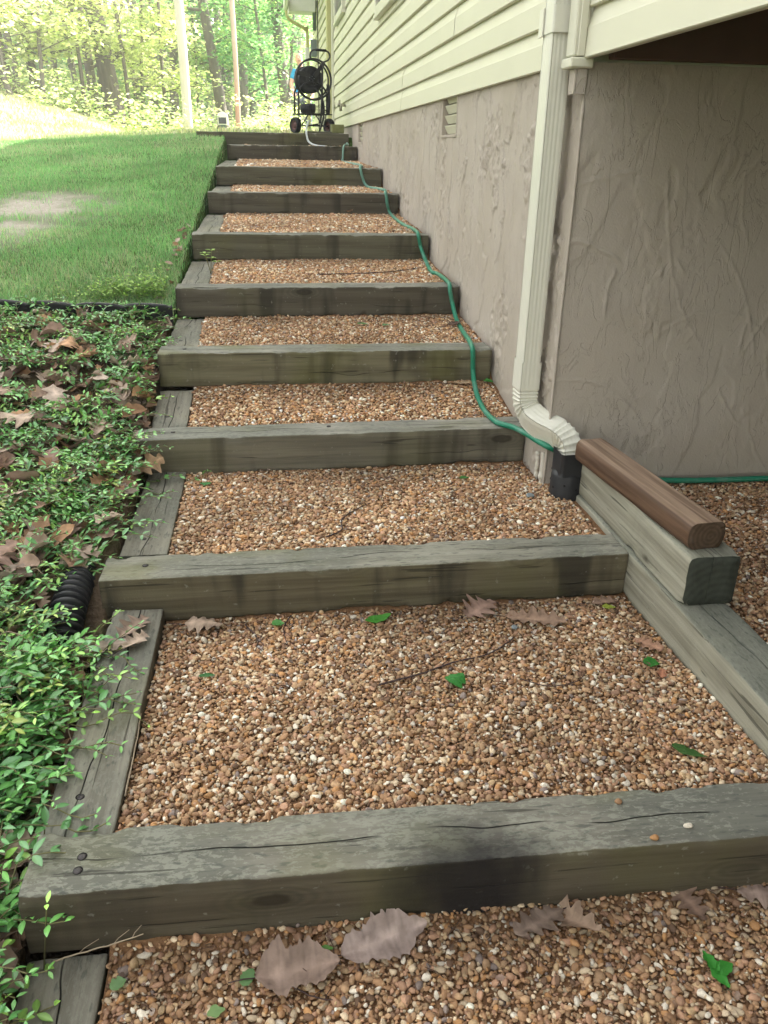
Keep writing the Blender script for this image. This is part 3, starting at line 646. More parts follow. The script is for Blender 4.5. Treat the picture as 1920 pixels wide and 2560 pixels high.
def pebbles(g, x0, x1, y0, y1, s, rs, hi, seed, dens=1., dz=0., excl=None):
    q = np.random.RandomState(seed); nx_, ny_ = int((x1-x0)/s), int((y1-y0)/s)
    X, Y = np.meshgrid(np.arange(nx_)+.5, np.arange(ny_)+.5, indexing='ij'); X, Y = X.ravel(), Y.ravel()
    X = x0+(X+q.uniform(-.55, .55, X.shape))*s; Y = y0+(Y+q.uniform(-.55, .55, Y.shape))*s
    k = q.rand(len(X)) < dens
    if excl is not None: k &= ~excl(X, Y)
    X, Y = X[k], Y[k]; n = len(X)
    if not n: return
    r = np.clip(rs*np.exp(q.normal(-.04, .4, n)), rs*.4, rs*1.9)
    asp = np.stack([q.uniform(1.0, 1.55, n), q.uniform(.75, 1.1, n), q.uniform(.45, .8, n)], -1)*r[:, None]
    V0, F0 = IH if hi else IL; nv = len(V0)
    var = []
    for k in range(24):
        d = V0*1.; qq = np.random.RandomState(900+k)
        for _ in range(3): a = qq.normal(size=3); a /= np.linalg.norm(a); c = qq.uniform(.4, .8); t = d@a; d = d-np.clip(t-c, 0, 1)[:, None]*a*.85
        d = d*(1+.13*(vn(V0[:, 0]*1.7+k*3, V0[:, 1]*1.7, V0[:, 2]*1.7, k)-.5)[:, None]*2); var.append(d)
    var = np.array(var)[q.randint(0, 24, n)]
    V = var*asp[:, None]
    tx, ty, tz = q.normal(0, .35, n), q.normal(0, .35, n), q.uniform(0, 6.28, n)
    def rot(V, ax, a):
        c, s_ = np.cos(a)[:, None], np.sin(a)[:, None]; W_ = V.copy(); i, j = [(1, 2), (2, 0), (0, 1)][ax]
        W_[:, :, i] = V[:, :, i]*c-V[:, :, j]*s_; W_[:, :, j] = V[:, :, i]*s_+V[:, :, j]*c; return W_
    V = rot(rot(rot(V, 0, tx), 1, ty), 2, tz)
    Zc = gravel(X, Y)+dz+q.uniform(-.004, .003, n)
    V = V+np.stack([X, Y, Zc], -1)[:, None]
    clump = fbm(X*3, Y*3, 0, 55, 3)
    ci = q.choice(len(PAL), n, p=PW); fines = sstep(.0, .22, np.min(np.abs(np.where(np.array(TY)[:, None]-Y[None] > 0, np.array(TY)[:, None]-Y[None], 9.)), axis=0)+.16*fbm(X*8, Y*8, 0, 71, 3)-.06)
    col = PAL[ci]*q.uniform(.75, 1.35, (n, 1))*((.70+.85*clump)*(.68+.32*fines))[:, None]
    C = np.repeat(col, nv, 0)
    F = (F0[None]+(np.arange(n)*nv)[:, None, None]).reshape(-1, 3)
    g.add(V.reshape(-1, 3), F, np.clip(C, 0, .9))
g = Geo(); XLn = -.322
segs = [(.60, 1.012, XLn, 1.35, .0086, .0047, True), (1.142, 1.955, XLn, 1.012, .0086, .0046, True), (2.108, 2.765, XLn, 1.0, .0092, .0049, True), (2.92, 3.285, XLn, .935, .0098, .0053, False),
        (3.44, 3.957, -.31, .935, .0098, .0053, False), (4.11, 4.797, -.29, .935, .0105, .0057, False), (4.95, 5.98, -.27, .935, .012, .0065, False), (6.135, 6.88, -.245, .935, .013, .007, False), (7.035, 8.75, -.235, .935, .017, .0095, False), (8.9, 9.29, -.235, .93, .02, .011, False)]
for k, (y0, y1, x0, x1, s_, rs, hi) in enumerate(segs):
    ex = (lambda X, Y: ((Y > 2.55) & (X > .93)) | ((Y > 1.64) & (X > 1.02))) if k == 2 else None
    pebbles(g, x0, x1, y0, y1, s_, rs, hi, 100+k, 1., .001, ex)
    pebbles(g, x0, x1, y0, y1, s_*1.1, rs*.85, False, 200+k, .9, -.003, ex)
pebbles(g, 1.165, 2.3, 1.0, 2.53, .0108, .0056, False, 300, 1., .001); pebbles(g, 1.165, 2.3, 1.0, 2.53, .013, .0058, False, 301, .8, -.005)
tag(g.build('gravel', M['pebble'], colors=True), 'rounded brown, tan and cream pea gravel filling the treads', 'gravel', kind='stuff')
for (x, y, s_, lab) in ((.631, 1.104, 7, 'small red brown pebble on the lowest step timber, farthest back'), (.738, 1.03, 5, 'cream pebble lying on top of the lowest step timber'), (.661, 1.01, 6, 'ochre pebble near the front edge of the lowest step timber')):
    g = Geo(); V = IH[0]*np.array([.0085, .006, .005])*(1+.15*np.sin(IH[0][:, :1]*3+s_)); g.add(V+np.array([0, 0, .0045]), IH[1], PAL[{7: 0, 5: 5, 6: 2}[s_]])
    o = g.build('pebble', M['pebble'], colors=True); o.location = (x, y, -1.1475-.007*(x-.45)+.0005); tag(o, lab, 'pebble', 'pebbles on the lowest step timber')

# ------------------------------------------------------------------ hose
HP = [(.873, 9.19, .082), (.86, 8.95, .066), (.815, 8.80, .063), (.795, 8.743, .03), (.789, 8.74, -.05), (.78, 8.66, -.085), (.78, 8.1, -.093), (.834, 7.668, -.103), (.80, 7.1, -.108), (.765, 6.93, -.104), (.762, 6.874, -.125), (.774, 6.872, -.174), (.797, 6.868, -.23), (.808, 6.702, -.25), (.849, 6.576, -.253),
      (.889, 6.413, -.257), (.86, 6.12, -.254), (.84, 5.99, -.256), (.845, 5.97, -.28), (.853, 5.972, -.332), (.872, 5.965, -.39), (.864, 5.622, -.407), (.87, 5.32, -.419), (.888, 5.123, -.424), (.875, 4.9, -.42), (.868, 4.80, -.425), (.875, 4.787, -.46), (.886, 4.785, -.504), (.897, 4.67, -.565), (.875, 4.395, -.583), (.897, 4.317, -.587),
      (.893, 4.09, -.586), (.885, 3.97, -.59), (.884, 3.945, -.62), (.898, 3.935, -.682), (.895, 3.815, -.735), (.879, 3.631, -.745), (.86, 3.42, -.744), (.845, 3.29, -.748), (.846, 3.272, -.78), (.852, 3.27, -.862), (.837, 3.133, -.909), (.83, 2.982, -.93), (.833, 2.83, -.928), (.852, 2.775, -.926), (.88, 2.735, -.925), (.905, 2.66, -.925), (.922, 2.58, -.925), (.936, 2.526, -.925), (.98, 2.522, -.945), (1.1, 2.52, -.995), (1.25, 2.515, -1.04), (1.4, 2.505, -1.065), (1.8, 2.5, -1.07), (2.4, 2.51, -1.07), (4.5, 2.4, -1.07)]
g = Geo(); tube(g, catmull(HP, 8), .0105, 12); o = g.build('garden_hose', M['hose'], None, True); tag(o, 'faded green garden hose running down the right side of the steps and along the wall', 'hose')

# ------------------------------------------------------------------ black drain adapter
dr = empty('drain_adapter', (.997, 2.456, -1.085), label='black plastic drain adapter between downspout elbow and gravel', cat='drain fitting')
g = Geo(); lathe(g, [(.056, -.02), (.058, .02), (.056, .028), (.055, .080), (.052, .088), (.044, .096)], n=32); a = g.build('collar', M['blackpl'], dr, True)
g = Geo()
for zz_, s_ in ((.085, 1.0), (.17, 1.0)): pass
P = np.stack([np.zeros(12), np.zeros(12), np.linspace(.086, .168, 12)], -1); sq = rectprof(.043, .048, 48, 0); sc = 1+.05*(np.arange(12) % 12 < 1)+.045*(np.arange(12) > 8)*(np.arange(12) % 2); sweep(g, P, sq, sc); g.build('socket', M['blackpl'], dr, True)
for k in range(8):
    an = k*math.pi/4+.3; g = Geo(); lathe(g, [(.0003, .0015), (.0035, .001), (.004, -.001)], (0, 0, 0), 'z', 10)
    o = g.build('hole', M['hole'], dr, True); o.location = (.0562*math.cos(an), .0562*math.sin(an), .055 if k % 2 else .04); o.rotation_euler = (0, math.pi/2, an)
# ------------------------------------------------------------------ corrugated pipe at the left
g = Geo(); raw = catmull([(-.56, 2.36, -1.13), (-.56, 2.16, -1.115), (-.562, 2.02, -1.105), (-.565, 1.92, -1.12), (-.565, 1.84, -1.16), (-.56, 1.77, -1.23), (-.555, 1.72, -1.33), (-.55, 1.70, -1.42)], 12)
L = np.concatenate([[0], np.cumsum(np.linalg.norm(np.diff(raw, axis=0), axis=1))]); tt = np.linspace(0, L[-1], 420); P = np.stack([np.interp(tt, L, raw[:, k]) for k in range(3)], -1)
rr = .040+.007*np.clip(np.sin(tt*2*math.pi/.021)*1.6, -1, 1)
tube(g, P, rr, 28); tag(g.build('drain_pipe', M['blackpl'], None, True), 'black corrugated drain pipe half buried left of the second step timber', 'pipe')

# ------------------------------------------------------------------ lawn edging
xe = np.linspace(-3.4, -.45, 260); seg = np.cumsum(np.full(260, 2.95/260))
ytop = 3.865+.02*np.sin(xe*2.3); sc = .5+.5*np.cos(((xe+3.4)/.19)*2*math.pi); ztop = -.640+.0*xe-.022*(1-np.abs(np.sin(((xe+3.4)/.21)*math.pi))**.3)+.01*np.sin(xe*3)+.008*np.clip(-xe-.5, 0, 3)
yw = ytop+.006*np.sin(((xe+3.4)/.21)*2*math.pi)
g = Geo(); V = []
for dy, dz in ((-.002, -.22), (-.004, -.02), (-.009, -.008), (-.007, 0), (.003, .0015), (.008, -.006), (.004, -.02), (.003, -.22)):
    V.append(np.stack([xe, yw+dy, ztop+dz], -1))
V = np.array(V); g.add(V.reshape(-1, 3), grid_faces(8, 260)); tag(g.build('lawn_edging', M['blackpl'], None, True), 'black plastic edging strip between the lawn and the ground cover', 'edging')

# ------------------------------------------------------------------ grass
def blades(g, X, Y, h, w, seed, cols):
    q = np.random.RandomState(seed); n = len(X); Z = ground(X, Y); a = q.uniform(0, 6.28, n); ln = q.uniform(.15, .8, n)*h
    la = q.uniform(0, 6.28, n); dx, dy = np.cos(la)*ln, np.sin(la)*ln; wx, wy = np.cos(a)*w, np.sin(a)*w
    B = np.stack([X, Y, Z-.004], -1); V = np.zeros((n, 5, 3))
    V[:, 0] = B+np.stack([-wx, -wy, 0*wx], -1)*.5; V[:, 1] = B+np.stack([wx, wy, 0*wx], -1)*.5
    mid = B+np.stack([dx*.3, dy*.3, h*.6], -1); V[:, 2] = mid+np.stack([wx, wy, 0*wx], -1)*.42; V[:, 3] = mid-np.stack([wx, wy, 0*wx], -1)*.42
    V[:, 4] = B+np.stack([dx, dy, h*(1-.25*ln/h)], -1)
    C = cols[q.randint(0, len(cols), n)]*q.uniform(.7, 1.3, (n, 1))*(.65+.7*fbm(X*2.3, Y*2.3, 0, 61, 4))[:, None]; C = C*(1+np.array([.3, .08, .25])*sstep(.5, .62, fbm(X*1.4, Y*1.4, 0, 62, 3))[:, None]); C = np.repeat(C, 5, 0)
    o = (np.arange(n)*5)[:, None]
    g.add(V.reshape(-1, 3), [np.array([[0, 1, 2, 3]])+o, np.array([[3, 2, 4]])+o], C)
GC = np.array([(.18, .41, .16), (.14, .35, .13), (.23, .45, .19), (.20, .40, .20), (.30, .44, .23), (.38, .38, .28)])
q = np.random.RandomState(11); N = 420000
u = q.rand(N); Yg = 3.88+(15.0-3.88)*u**1.35; Xg = -.38-q.rand(N)*(2.0+.36*Yg-.6); 
k = (Xg > -.62-.34*Yg) & ~((Xg > -.38) & (Yg < 9.3))
stairL = np.interp(Yg, [3.9, 4.8, 6, 7, 8.7, 9.2, 9.31, 9.45, 20], [-.455, -.44, -.42, -.395, -.388, -.385, -.69, 1.2, 1.2]); k &= Xg < stairL+.004
X2 = q.uniform(-.7, .9, 14000); Y2 = q.uniform(9.5, 15, 14000)
Xg, Yg = Xg[k], Yg[k]
kp = q.rand(len(Xg)) > np.clip(bare(Xg, Yg)*(3.2*fbm(Xg*6, Yg*8, 0, 33, 4)-.4)+(fbm(Xg*6, Yg*6, 0, 4)-.54)*1.6, 0, .97); Xg, Yg = Xg[kp], Yg[kp]
kp = q.rand(len(Xg)) < np.where(Yg < 6, 1, .85); Xg, Yg = Xg[kp], Yg[kp]
Xg = np.concatenate([Xg, X2]); Yg = np.concatenate([Yg, Y2])
hh = q.uniform(.016, .042, len(Xg))*(.5+1.3*fbm(Xg*3, Yg*3, 0, 8))*np.where(Xg > 0, .6, 1); ww = .0022*(1+.18*Yg)*.55
g = Geo(); blades(g, Xg, Yg, hh, ww, 12, GC)
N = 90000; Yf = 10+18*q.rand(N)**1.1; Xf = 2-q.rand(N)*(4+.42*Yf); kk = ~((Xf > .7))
blades(g, Xf[kk], Yf[kk], q.uniform(.04, .10, kk.sum()), .012, 13, np.array([(.50, .55, .33), (.56, .58, .42), (.58, .58, .44), (.42, .50, .26)]))  # far blades paler: brightness of the sunlit strip put into their colour
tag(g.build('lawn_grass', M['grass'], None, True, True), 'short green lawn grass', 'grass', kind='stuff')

# ------------------------------------------------------------------ leaves
def lobed(n=15, L=.13, W_=.045, seed=0, lobes=4, curl=.3, kind='oak'):
    q = np.random.RandomState(seed); t = np.linspace(0, 1, n)
    if kind == 'oak': w = (np.sin(t**.9*math.pi)**.6*.85+.06)*(1+.40*np.cos(t*lobes*2*math.pi+q.uniform(0, 2)))*(.85+.3*vn(t*14+seed, 0, 0, seed))
    elif kind == 'serr': w = (np.sin(t**.8*math.pi)**.75+.02)*(1+.09*np.cos(t*9*2*math.pi)+.45*(vn(t*7+seed*3, 0, 0, seed)-.5)+.05*((np.arange(n) % 2)*2-1)*q.rand(n))
    else: w = np.sin(t**.85*math.pi)**.8
    w = np.clip(w, .02, 2)*W_; w[-1] = .001; w[0] = .0012
    w2 = w*q.uniform(.85, 1.1, n)
    V = []; c1, c2, tw = q.normal(0, curl), q.normal(0, curl), q.normal(0, curl)
    for s_, ww_ in ((-1, w), (-.5, w), (0, w), (.5, w2), (1, w2)):
        y = s_*ww_; x = t*L+abs(s_)*.12*ww_*0
        z = abs(s_)**1.5*ww_*(.25+c1)+c2*L*.6*(t-.5)**2+tw*y*(t-.5)*2+.05*W_*np.sin(t*14+s_*3+seed)
        V.append(np.stack([x-L/2, y, z], -1))
    V = np.array(V); V[:, :, 2] -= V[:, :, 2].min(); return V.reshape(-1, 3), grid_faces(5, n)
DC = [(.36, .26, .20), (.44, .34, .27), (.30, .19, .13), (.52, .42, .35), (.40, .24, .14), (.28, .19, .15)]
def petiole(g, L, col): tube(g, [(-L/2, 0, .004), (-L/2-.02, .003, .003), (-L/2-.045, .001, .004)], .0011, 6, col=col)
def dead_leaf(x, y, z, rz, L, W_, seed, label, col=None, group=None, curl=.25, kind='oak', tilt=(0, 0), lobes=4, stemlen=True):
    col = col or DC[seed % 6]; g = Geo(); V, F = lobed(35, L, W_, seed, lobes, curl, kind); mid = np.abs(V[:, 1]) < 1e-6
    ri = np.tile(np.arange(35), 5); vn_ = (ri % 5 == 0)*(np.abs(V[:, 1]) > 1e-6); C = np.array(col)*(np.ones((len(V), 1))*.9+.3*mid[:, None]-.16*vn_[:, None])*(.8+.4*vn(V[:, :1]*60, V[:, 1:2]*60, seed)); g.add(V, F, C)
    o = g.build('dead_leaf', M['dead'], None, True, True); o.location = (x, y, z); o.rotation_euler = (tilt[0], tilt[1], rz)
    if stemlen:
        g = Geo(); petiole(g, L, (.2, .1, .07)); s_ = g.build('leaf_stem', M['twig'], o, True)
    return tag(o, label, 'dead leaf', group)
def gz(x, y): return float(gravel(x, y))
dead_leaf(.0, .925, gz(0, .955)+.008, R_(5), .145, .048, 3, 'mauve brown oak leaf flat on the gravel below the lowest step timber', (.37, .27, .22), curl=.15, kind='serr')
dead_leaf(.155, .965, gz(.1, .9)+.012, R_(14), .165, .040, 4, 'pale mauve ribbed leaf leaning against the foot of the lowest step timber', (.44, .345, .31), curl=.15, kind='serr', tilt=(.22, -.05))
dead_leaf(.505, .955, gz(.4, .9)+.014, R_(-62), .125, .028, 12, 'curled tan leaf standing against the lowest step timber, with a rusty patch', (.42, .30, .22), curl=.6, tilt=(.3, -.45))
dead_leaf(.44, .965, gz(.4, .9)+.010, R_(200), .11, .030, 6, 'brown torn leaf tucked behind the curled tan leaf', (.27, .20, .16), curl=.2, tilt=(.2, 0))
dead_leaf(.735, .968, gz(.4, .9)+.010, R_(-75), .08, .026, 7, 'small brown leaf half under the lowest step timber at the right', (.30, .20, .15), curl=.2)
dead_leaf(.885, .97, gz(.4, .9)+.010, R_(-15), .10, .026, 8, 'pale brown leaf half under the lowest step timber, farthest right', (.42, .31, .26), curl=.2)
dead_leaf(.555, 1.895, gz(.5, 1.85)+.012, R_(35), .12, .040, 9, 'large crumpled brown leaf on gravel against the second step timber', (.36, .24, .19), curl=.4, tilt=(.15, 0))
dead_leaf(.70, 1.83, gz(.7, 1.83)+.007, R_(-15), .17, .042, 10, 'tattered skeleton leaf flat on gravel right of the crumpled brown leaf', (.36, .24, .17), curl=.05, lobes=6)
dead_leaf(.935, 1.905, gz(.9, 1.9)+.008, R_(5), .085, .02, 11, 'narrow brown leaf in the corner by the right side timber', (.33, .22, .16), curl=.15)
dead_leaf(.955, 1.66, gz(.9, 1.6)+.008, R_(-50), .08, .026, 13, 'brown mottled leaf at the foot of the pale side timber', (.42, .24, .16), curl=.15)
dead_leaf(.93, 1.53, gz(.9, 1.5)+.008, R_(60), .04, .012, 14, 'small reddish leaf scrap beside the pale side timber', (.45, .2, .12), curl=.15, stemlen=False)
dead_leaf(-.215, 1.90, gz(-.2, 1.9)+.012, R_(-10), .105, .032, 15, 'pale tan leaf on gravel at the left end of the second step timber', (.45, .34, .26), curl=.25)
dead_leaf(-.39, 1.845, -1.148, R_(60), .11, .034, 16, 'lobed brown leaf lying on the left edge timber by the second step', (.38, .28, .22), curl=.15)
dead_leaf(-.455, 1.765, -1.146, R_(15), .13, .028, 17, 'long pale leaf on the left edge timber beside the corrugated pipe', (.48, .38, .32), curl=.2)
dead_leaf(-.375, 1.775, -1.146, R_(50), .08, .026, 18, 'small cream leaf on the left edge timber, right of the long pale leaf', (.55, .43, .34), curl=.2)
dead_leaf(-.53, 1.62, -1.138, R_(20), .13, .045, 19, 'broad brown leaf at the outer side of the left edge timber', (.36, .23, .14), curl=.3, tilt=(.1, .1))
dead_leaf(-.46, 2.70, -1.03, R_(30), .15, .05, 21, 'large orange brown oak leaf at the left end of the third step timber', (.50, .33, .2), curl=.4, tilt=(.2, -.2))
dead_leaf(.575, 5.975, -.395, R_(140), .09, .02, 22, 'tan leaf propped against the seventh step timber', (.45, .28, .18), curl=.4, tilt=(.5, .4), stemlen=False)
dead_leaf(.815, 3.25, -.895, R_(5), .12, .025, 23, 'pale leaf under the right end of the fourth step timber', (.5, .36, .24), curl=.2)
dead_leaf(.86, 3.72, -.74, R_(40), .09, .03, 24, 'dark curled leaf beside the hose on the fourth tread', (.16, .11, .09), curl=.6)
# fresh green leaves on the gravel
def green_leaf(x, y, rz, L, W_, seed, label, col=(.06, .22, .04), curl=.3, dz=.009, kind='serr', z=None):
    g = Geo(); V, F = lobed(13, L, W_, seed, 3, curl, kind); g.add(V, F, col); o = g.build('green_leaf', M['green'], None, True, True)
    o.location = (x, y, (gz(x, y) if z is None else z)+dz); o.rotation_euler = (.1, .05, rz); return tag(o, label, 'green leaf', 'fresh green leaves on the gravel')
GL = [(-.085, .925, 60, .035, .012, 'pale green leaf by the stem of the mauve oak leaf, bottom left', (.13, .25, .1)), (-.30, .94, 30, .028, .011, 'dull green leaf nearest the bottom left edge timber', (.17, .3, .13)),
      (-.135, .872, 15, .03, .009, 'pale green leaf lowest in the photo', (.2, .33, .13)), (.045, .96, 0, .04, .006, 'thin green blade touching the mauve oak leaf', (.12, .28, .06)), (.412, 1.562, 40, .055, .024, 'crumpled bright green leaf beside the long twig', (.05, .24, .05)),
      (.262, 1.885, 25, .085, .017, 'long curled green leaf under the second step timber', (.07, .27, .04)), (-.015, 1.89, 5, .035, .015, 'small green leaf left of the long curled one under the second step', (.1, .3, .08)), (-.192, 1.664, 3, .04, .007, 'narrow dark green leaf near the left edge timber', (.03, .14, .03)),
      (.926, 1.58, -20, .042, .017, 'dark green leaf by the pale side timber', (.035, .18, .03)), (.85, 1.238, -35, .075, .012, 'rolled green and black leaf near the lowest step at the right', (.05, .12, .03)), (.671, 2.61, 20, .04, .011, 'green leaf under the third step timber', (.06, .2, .05)),
      (.43, 3.765, -12, .055, .010, 'green leaf on the fourth tread, left of the paler one', (.05, .19, .05)), (.54, 3.74, 20, .045, .012, 'pale green leaf on the fourth tread', (.14, .25, .12)), (.915, 3.25, -20, .045, .018, 'dark green leaf at the wall below the fourth step timber', (.05, .2, .04)),
      (.935, 1.875, -10, .04, .010, 'yellow green leaf in the corner by the right side timber', (.3, .36, .06)), (-.25, 2.64, 10, .04, .012, 'green sprig leaf on the second tread at the left', (.06, .22, .06))]
for k, (x, y, a, L, W_, lab, c) in enumerate(GL): green_leaf(x, y, R_(a), L, W_, 50+k, lab, c, .35 if k in (4, 5, 9) else .15)
for k, (dx, dy, a, lab) in enumerate(((0, .012, 100, 'upper'), (.018, -.002, 20, 'right'), (.004, -.016, -70, 'lower'))):
    green_leaf(.712+dx, .84+dy, R_(a), .042, .011, 80+k, lab+' one of three joined bright green leaflets at the bottom right', (.05, .27, .04), .2, .012)
# stone chips
for (x, y, c, s_, lab) in ((.629, 1.796, 'slate', .011, 'square blue grey stone chip right of the crumpled brown leaf'), (.863, 2.434, 'slate', .018, 'patchy grey green lichen flake on the second tread near the drain')):
    g = Geo(); V = IH[0]*np.array([s_, s_*.8, s_*.35]); V = np.clip(V, -s_*.7, s_*.7)+.002*(vn(IH[0][:, 0]*4, IH[0][:, 1]*4, IH[0][:, 2]*4)-.5)[:, None]; g.add(V, IH[1]); o = g.build('stone_chip', M[c], None, False); o.location = (x, y, gz(x, y)+.007); tag(o, lab, 'stone')
# twigs
def twig(pts, r, label, mat='twig', name='twig'):
    g = Geo(); P = catmull([(x, y, (gz(x, y) if z is None else z)+.009) for x, y, z in pts], 6); n = len(P)
    P = P+.002*(np.stack([vn(np.arange(n)*.7, k, 0, 5) for k in range(3)], -1)-.5); tube(g, P, np.linspace(r, r*.5, n), 7)
    for q_ in (.35, .6, .8):
        i = int(q_*n); d = P[min(i+2, n-1)]-P[i]; s_ = np.array([-d[1], d[0], .2*r]); s_ /= np.linalg.norm(s_)+1e-9; tube(g, [P[i], P[i]+s_*.008+d*.3, P[i]+s_*.018+d*1.2], r*.4, 5)
    return tag(g.build(name, M[mat], None, True), label, 'twig', None)
twig([(.221, 1.569, None), (.33, 1.60, None), (.42, 1.64, None), (.52, 1.67, None), (.59, 1.72, None), (.611, 1.745, None)], .0028, 'long dark twig lying on gravel across the middle of the first tread')
twig([(.139, 2.174, None), (.19, 2.22, None), (.2, 2.30, None), (.26, 2.38, None), (.304, 2.421, None)], .0028, 'bent brown twig on the gravel of the second tread')
twig([(.571, 1.551, None), (.63, 1.515, None), (.70, 1.52, None), (.74, 1.55, None)], .0016, 'thin curved twig right of the crumpled green leaf')
twig([(.02, 1.93, None), (.0, 1.86, None), (.01, 1.77, None)], .002, 'short forked twig at the left under the second step timber')
twig([(-.105, 1.9, None), (-.07, 1.82, None), (-.075, 1.76, None)], .0025, 'dark twig near the pale tan leaf at the left')
twig([(-.03, .93, None), (-.01, .90, None), (.03, .875, None), (.055, .868, None)], .0018, 'thin twig below the mauve oak leaf')
twig([(.25, 4.34, None), (.5, 4.36, None), (.7, 4.42, None), (.84, 4.52, None)], .003, 'long thin twig across the fifth tread reaching the hose')
twig([(-.323, 1.25, -1.17), (-.322, 1.4, -1.168), (-.325, 1.5, -1.166)], .002, 'straight dry twig along the inner edge of the left timber', 'straw')
twig([(-.41, .975, -1.262), (-.36, .965, -1.235), (-.29, .955, -1.205), (-.25, .953, -1.19)], .0016, 'dry grass stalk leaning on the face of the lowest step timber', 'straw')

# ------------------------------------------------------------------ periwinkle ground cover
VC = np.array([(.105, .28, .075), (.14, .35, .095), (.075, .21, .065), (.24, .43, .10), (.13, .31, .12), (.30, .37, .10)])
LEAF_T = np.array([0, .18, .42, .68, .88, 1.]); LEAF_W = np.array([.04, .32, .5, .42, .2, .0])
def add_vleaf(VL, FL, CL, o, d, up, L, W_, col):
    s_ = np.cross(d, up); s_ /= np.linalg.norm(s_)+1e-9; up2 = np.cross(s_, d)
    base = len(VL)
    for t, w in zip(LEAF_T, LEAF_W):
        c = o+d*L*t-up2*L*.18*t*t
        VL += [c-s_*w*W_+up2*w*W_*.28, c, c+s_*w*W_+up2*w*W_*.28]; CL += [col, col*1.35, col]
    for k in range(5): b = base+3*k; FL += [[b, b+1, b+4, b+3], [b+1, b+2, b+5, b+4]]
VL, FL, CL = [], [], []; gs = Geo(); q = np.random.RandomState(21)
def vine(p0, az, n, step, rise, size, seed, lay=False, surf=None):
    P = []; p = np.array(p0, float); a = az; pr_ = None; base_z = p[2]
    for k in range(n+1):
        P.append(p.copy()); a += q.normal(0, .22); e = rise*(1-k/n*1.3)
        p = p+step*np.array([math.cos(a), math.sin(a), e])
        if surf is not None: p[2] = surf(p[0], p[1])+.012+.01*math.sin(k*1.3)
    P = np.array(P); tube(gs, P, .0011 if not lay else .0014, 5, cap=False)
    cb = VC[q.choice(6, p=[.24, .24, .2, .12, .17, .03])]
    for k in range(1, n+1):
        T = P[k]-P[k-1]; T /= np.linalg.norm(T); side = np.cross(T, (0, 0, 1)); side /= np.linalg.norm(side)+1e-9
        if k % 2: side = side*.55+np.array([0, 0, .6])
        tip = k/n; col = cb*q.uniform(.7, 1.3)*(1+.9*max(0, tip-.75)*4*.5)+np.array([.05, .07, 0])*max(0, tip-.8)*3
        sz = size*(1-.45*tip**3)*q.uniform(.75, 1.15)
        for s_ in (-1, 1):
            d = side*s_+T*.55+np.array([0, 0, .15])+q.normal(0, .12, 3); d[2] = max(d[2], -.2); d /= np.linalg.norm(d)
            add_vleaf(VL, FL, CL, P[k]+d*.002, d, np.array([q.normal(0, .25), q.normal(0, .25), 1.]), sz, sz*.42, col)
cov = lambda x, y: fbm(x*1.9+3, y*1.9, 0, 31, 3)
cnt = 0; tries = 0
while cnt < 3700 and tries < 40000:
    tries += 1; y = .45+(3.86-.45)*q.rand(); x = -.50-q.rand()*(.32+.36*y)
    if y < 1.6 and q.rand() < .5: pass
    elif cov(x, y) < .5-.14*(y > 2.9)-.12*(x < -.9)-.10*(y < 1.5): 
        if q.rand() > .22: continue
    if x > -.63 and 1.80 < y < 2.02: continue
    if x > -.52 and y < 1.5: continue
    vine((x, y, float(ground(x, y))+.01), q.uniform(0, 6.28), q.randint(4, 8), q.uniform(.02, .03), q.uniform(.3, 1.1), q.uniform(.020, .038)*(1.22 if y < 1.6 else 1), 0); cnt += 1
for _ in range(260):   # clumps crowding the edge of the timbers near the camera
    y = q.uniform(.75, 1.75) if q.rand() < .7 else q.uniform(1.9, 3.8); x = -.56-q.rand()*.10
    if q.rand() < .3 or .93 < y < 1.25: continue
    if 1.74 < y < 2.08: continue
    vine((x, y, float(ground(x, y))+.03), q.uniform(-1.2, 1.2), q.randint(4, 7), .026, q.uniform(.3, .9), q.uniform(.03, .042), 0)
def surf_top(x, y):
    z = float(ground(x, y))+.03
    for y0, y1, zt in LS:
        if y0 <= y <= y1 and x > -.47: z = zt
    for a_, b_ in zip(TY, TZ):
        if a_-.01 <= y <= a_+.15 and x > -.5: z = b_+.003
    if x > -.33: z = max(gz(x, y), z-.03) if not any(a_-.01 <= y <= a_+.15 for a_ in TY) else z
    return z
for (x, y, az, n, sz) in ((-.56, 1.74, .05, 9, .026), (-.5, 1.55, 0, 7, .03), (-.55, 1.45, .15, 9, .03), (-.56, 1.38, .2, 8, .032), (-.52, 1.22, -.1, 6, .032), (-.5, 1.15, .25, 6, .034), (-.55, 2.68, .1, 12, .03), (-.52, 2.6, .0, 7, .03), (-.55, 2.35, -.1, 6, .028),
                         (-.56, 3.05, 0, 6, .03), (-.55, 3.6, .1, 6, .028), (-.5, 1.07, .3, 4, .036), (-.52, .86, .3, 5, .036), (-.53, .8, .5, 7, .036), (-.5, .74, .2, 5, .036), (-.56, .95, .4, 6, .034)):
    vine((x, y, surf_top(x, y)+.015), az, n, .027, 0, sz, 0, True, surf_top)
g = Geo(); g.add(np.array(VL), np.array(FL), np.array(CL)); o = g.build('ground_cover', M['vinca'], None, True, True); tag(o, 'glossy green periwinkle ground cover', 'ground cover', kind='stuff')
o = gs.build('ground_cover_stems', M['stem'], None, True); tag(o, 'thin trailing stems of the ground cover', 'stems', kind='stuff')
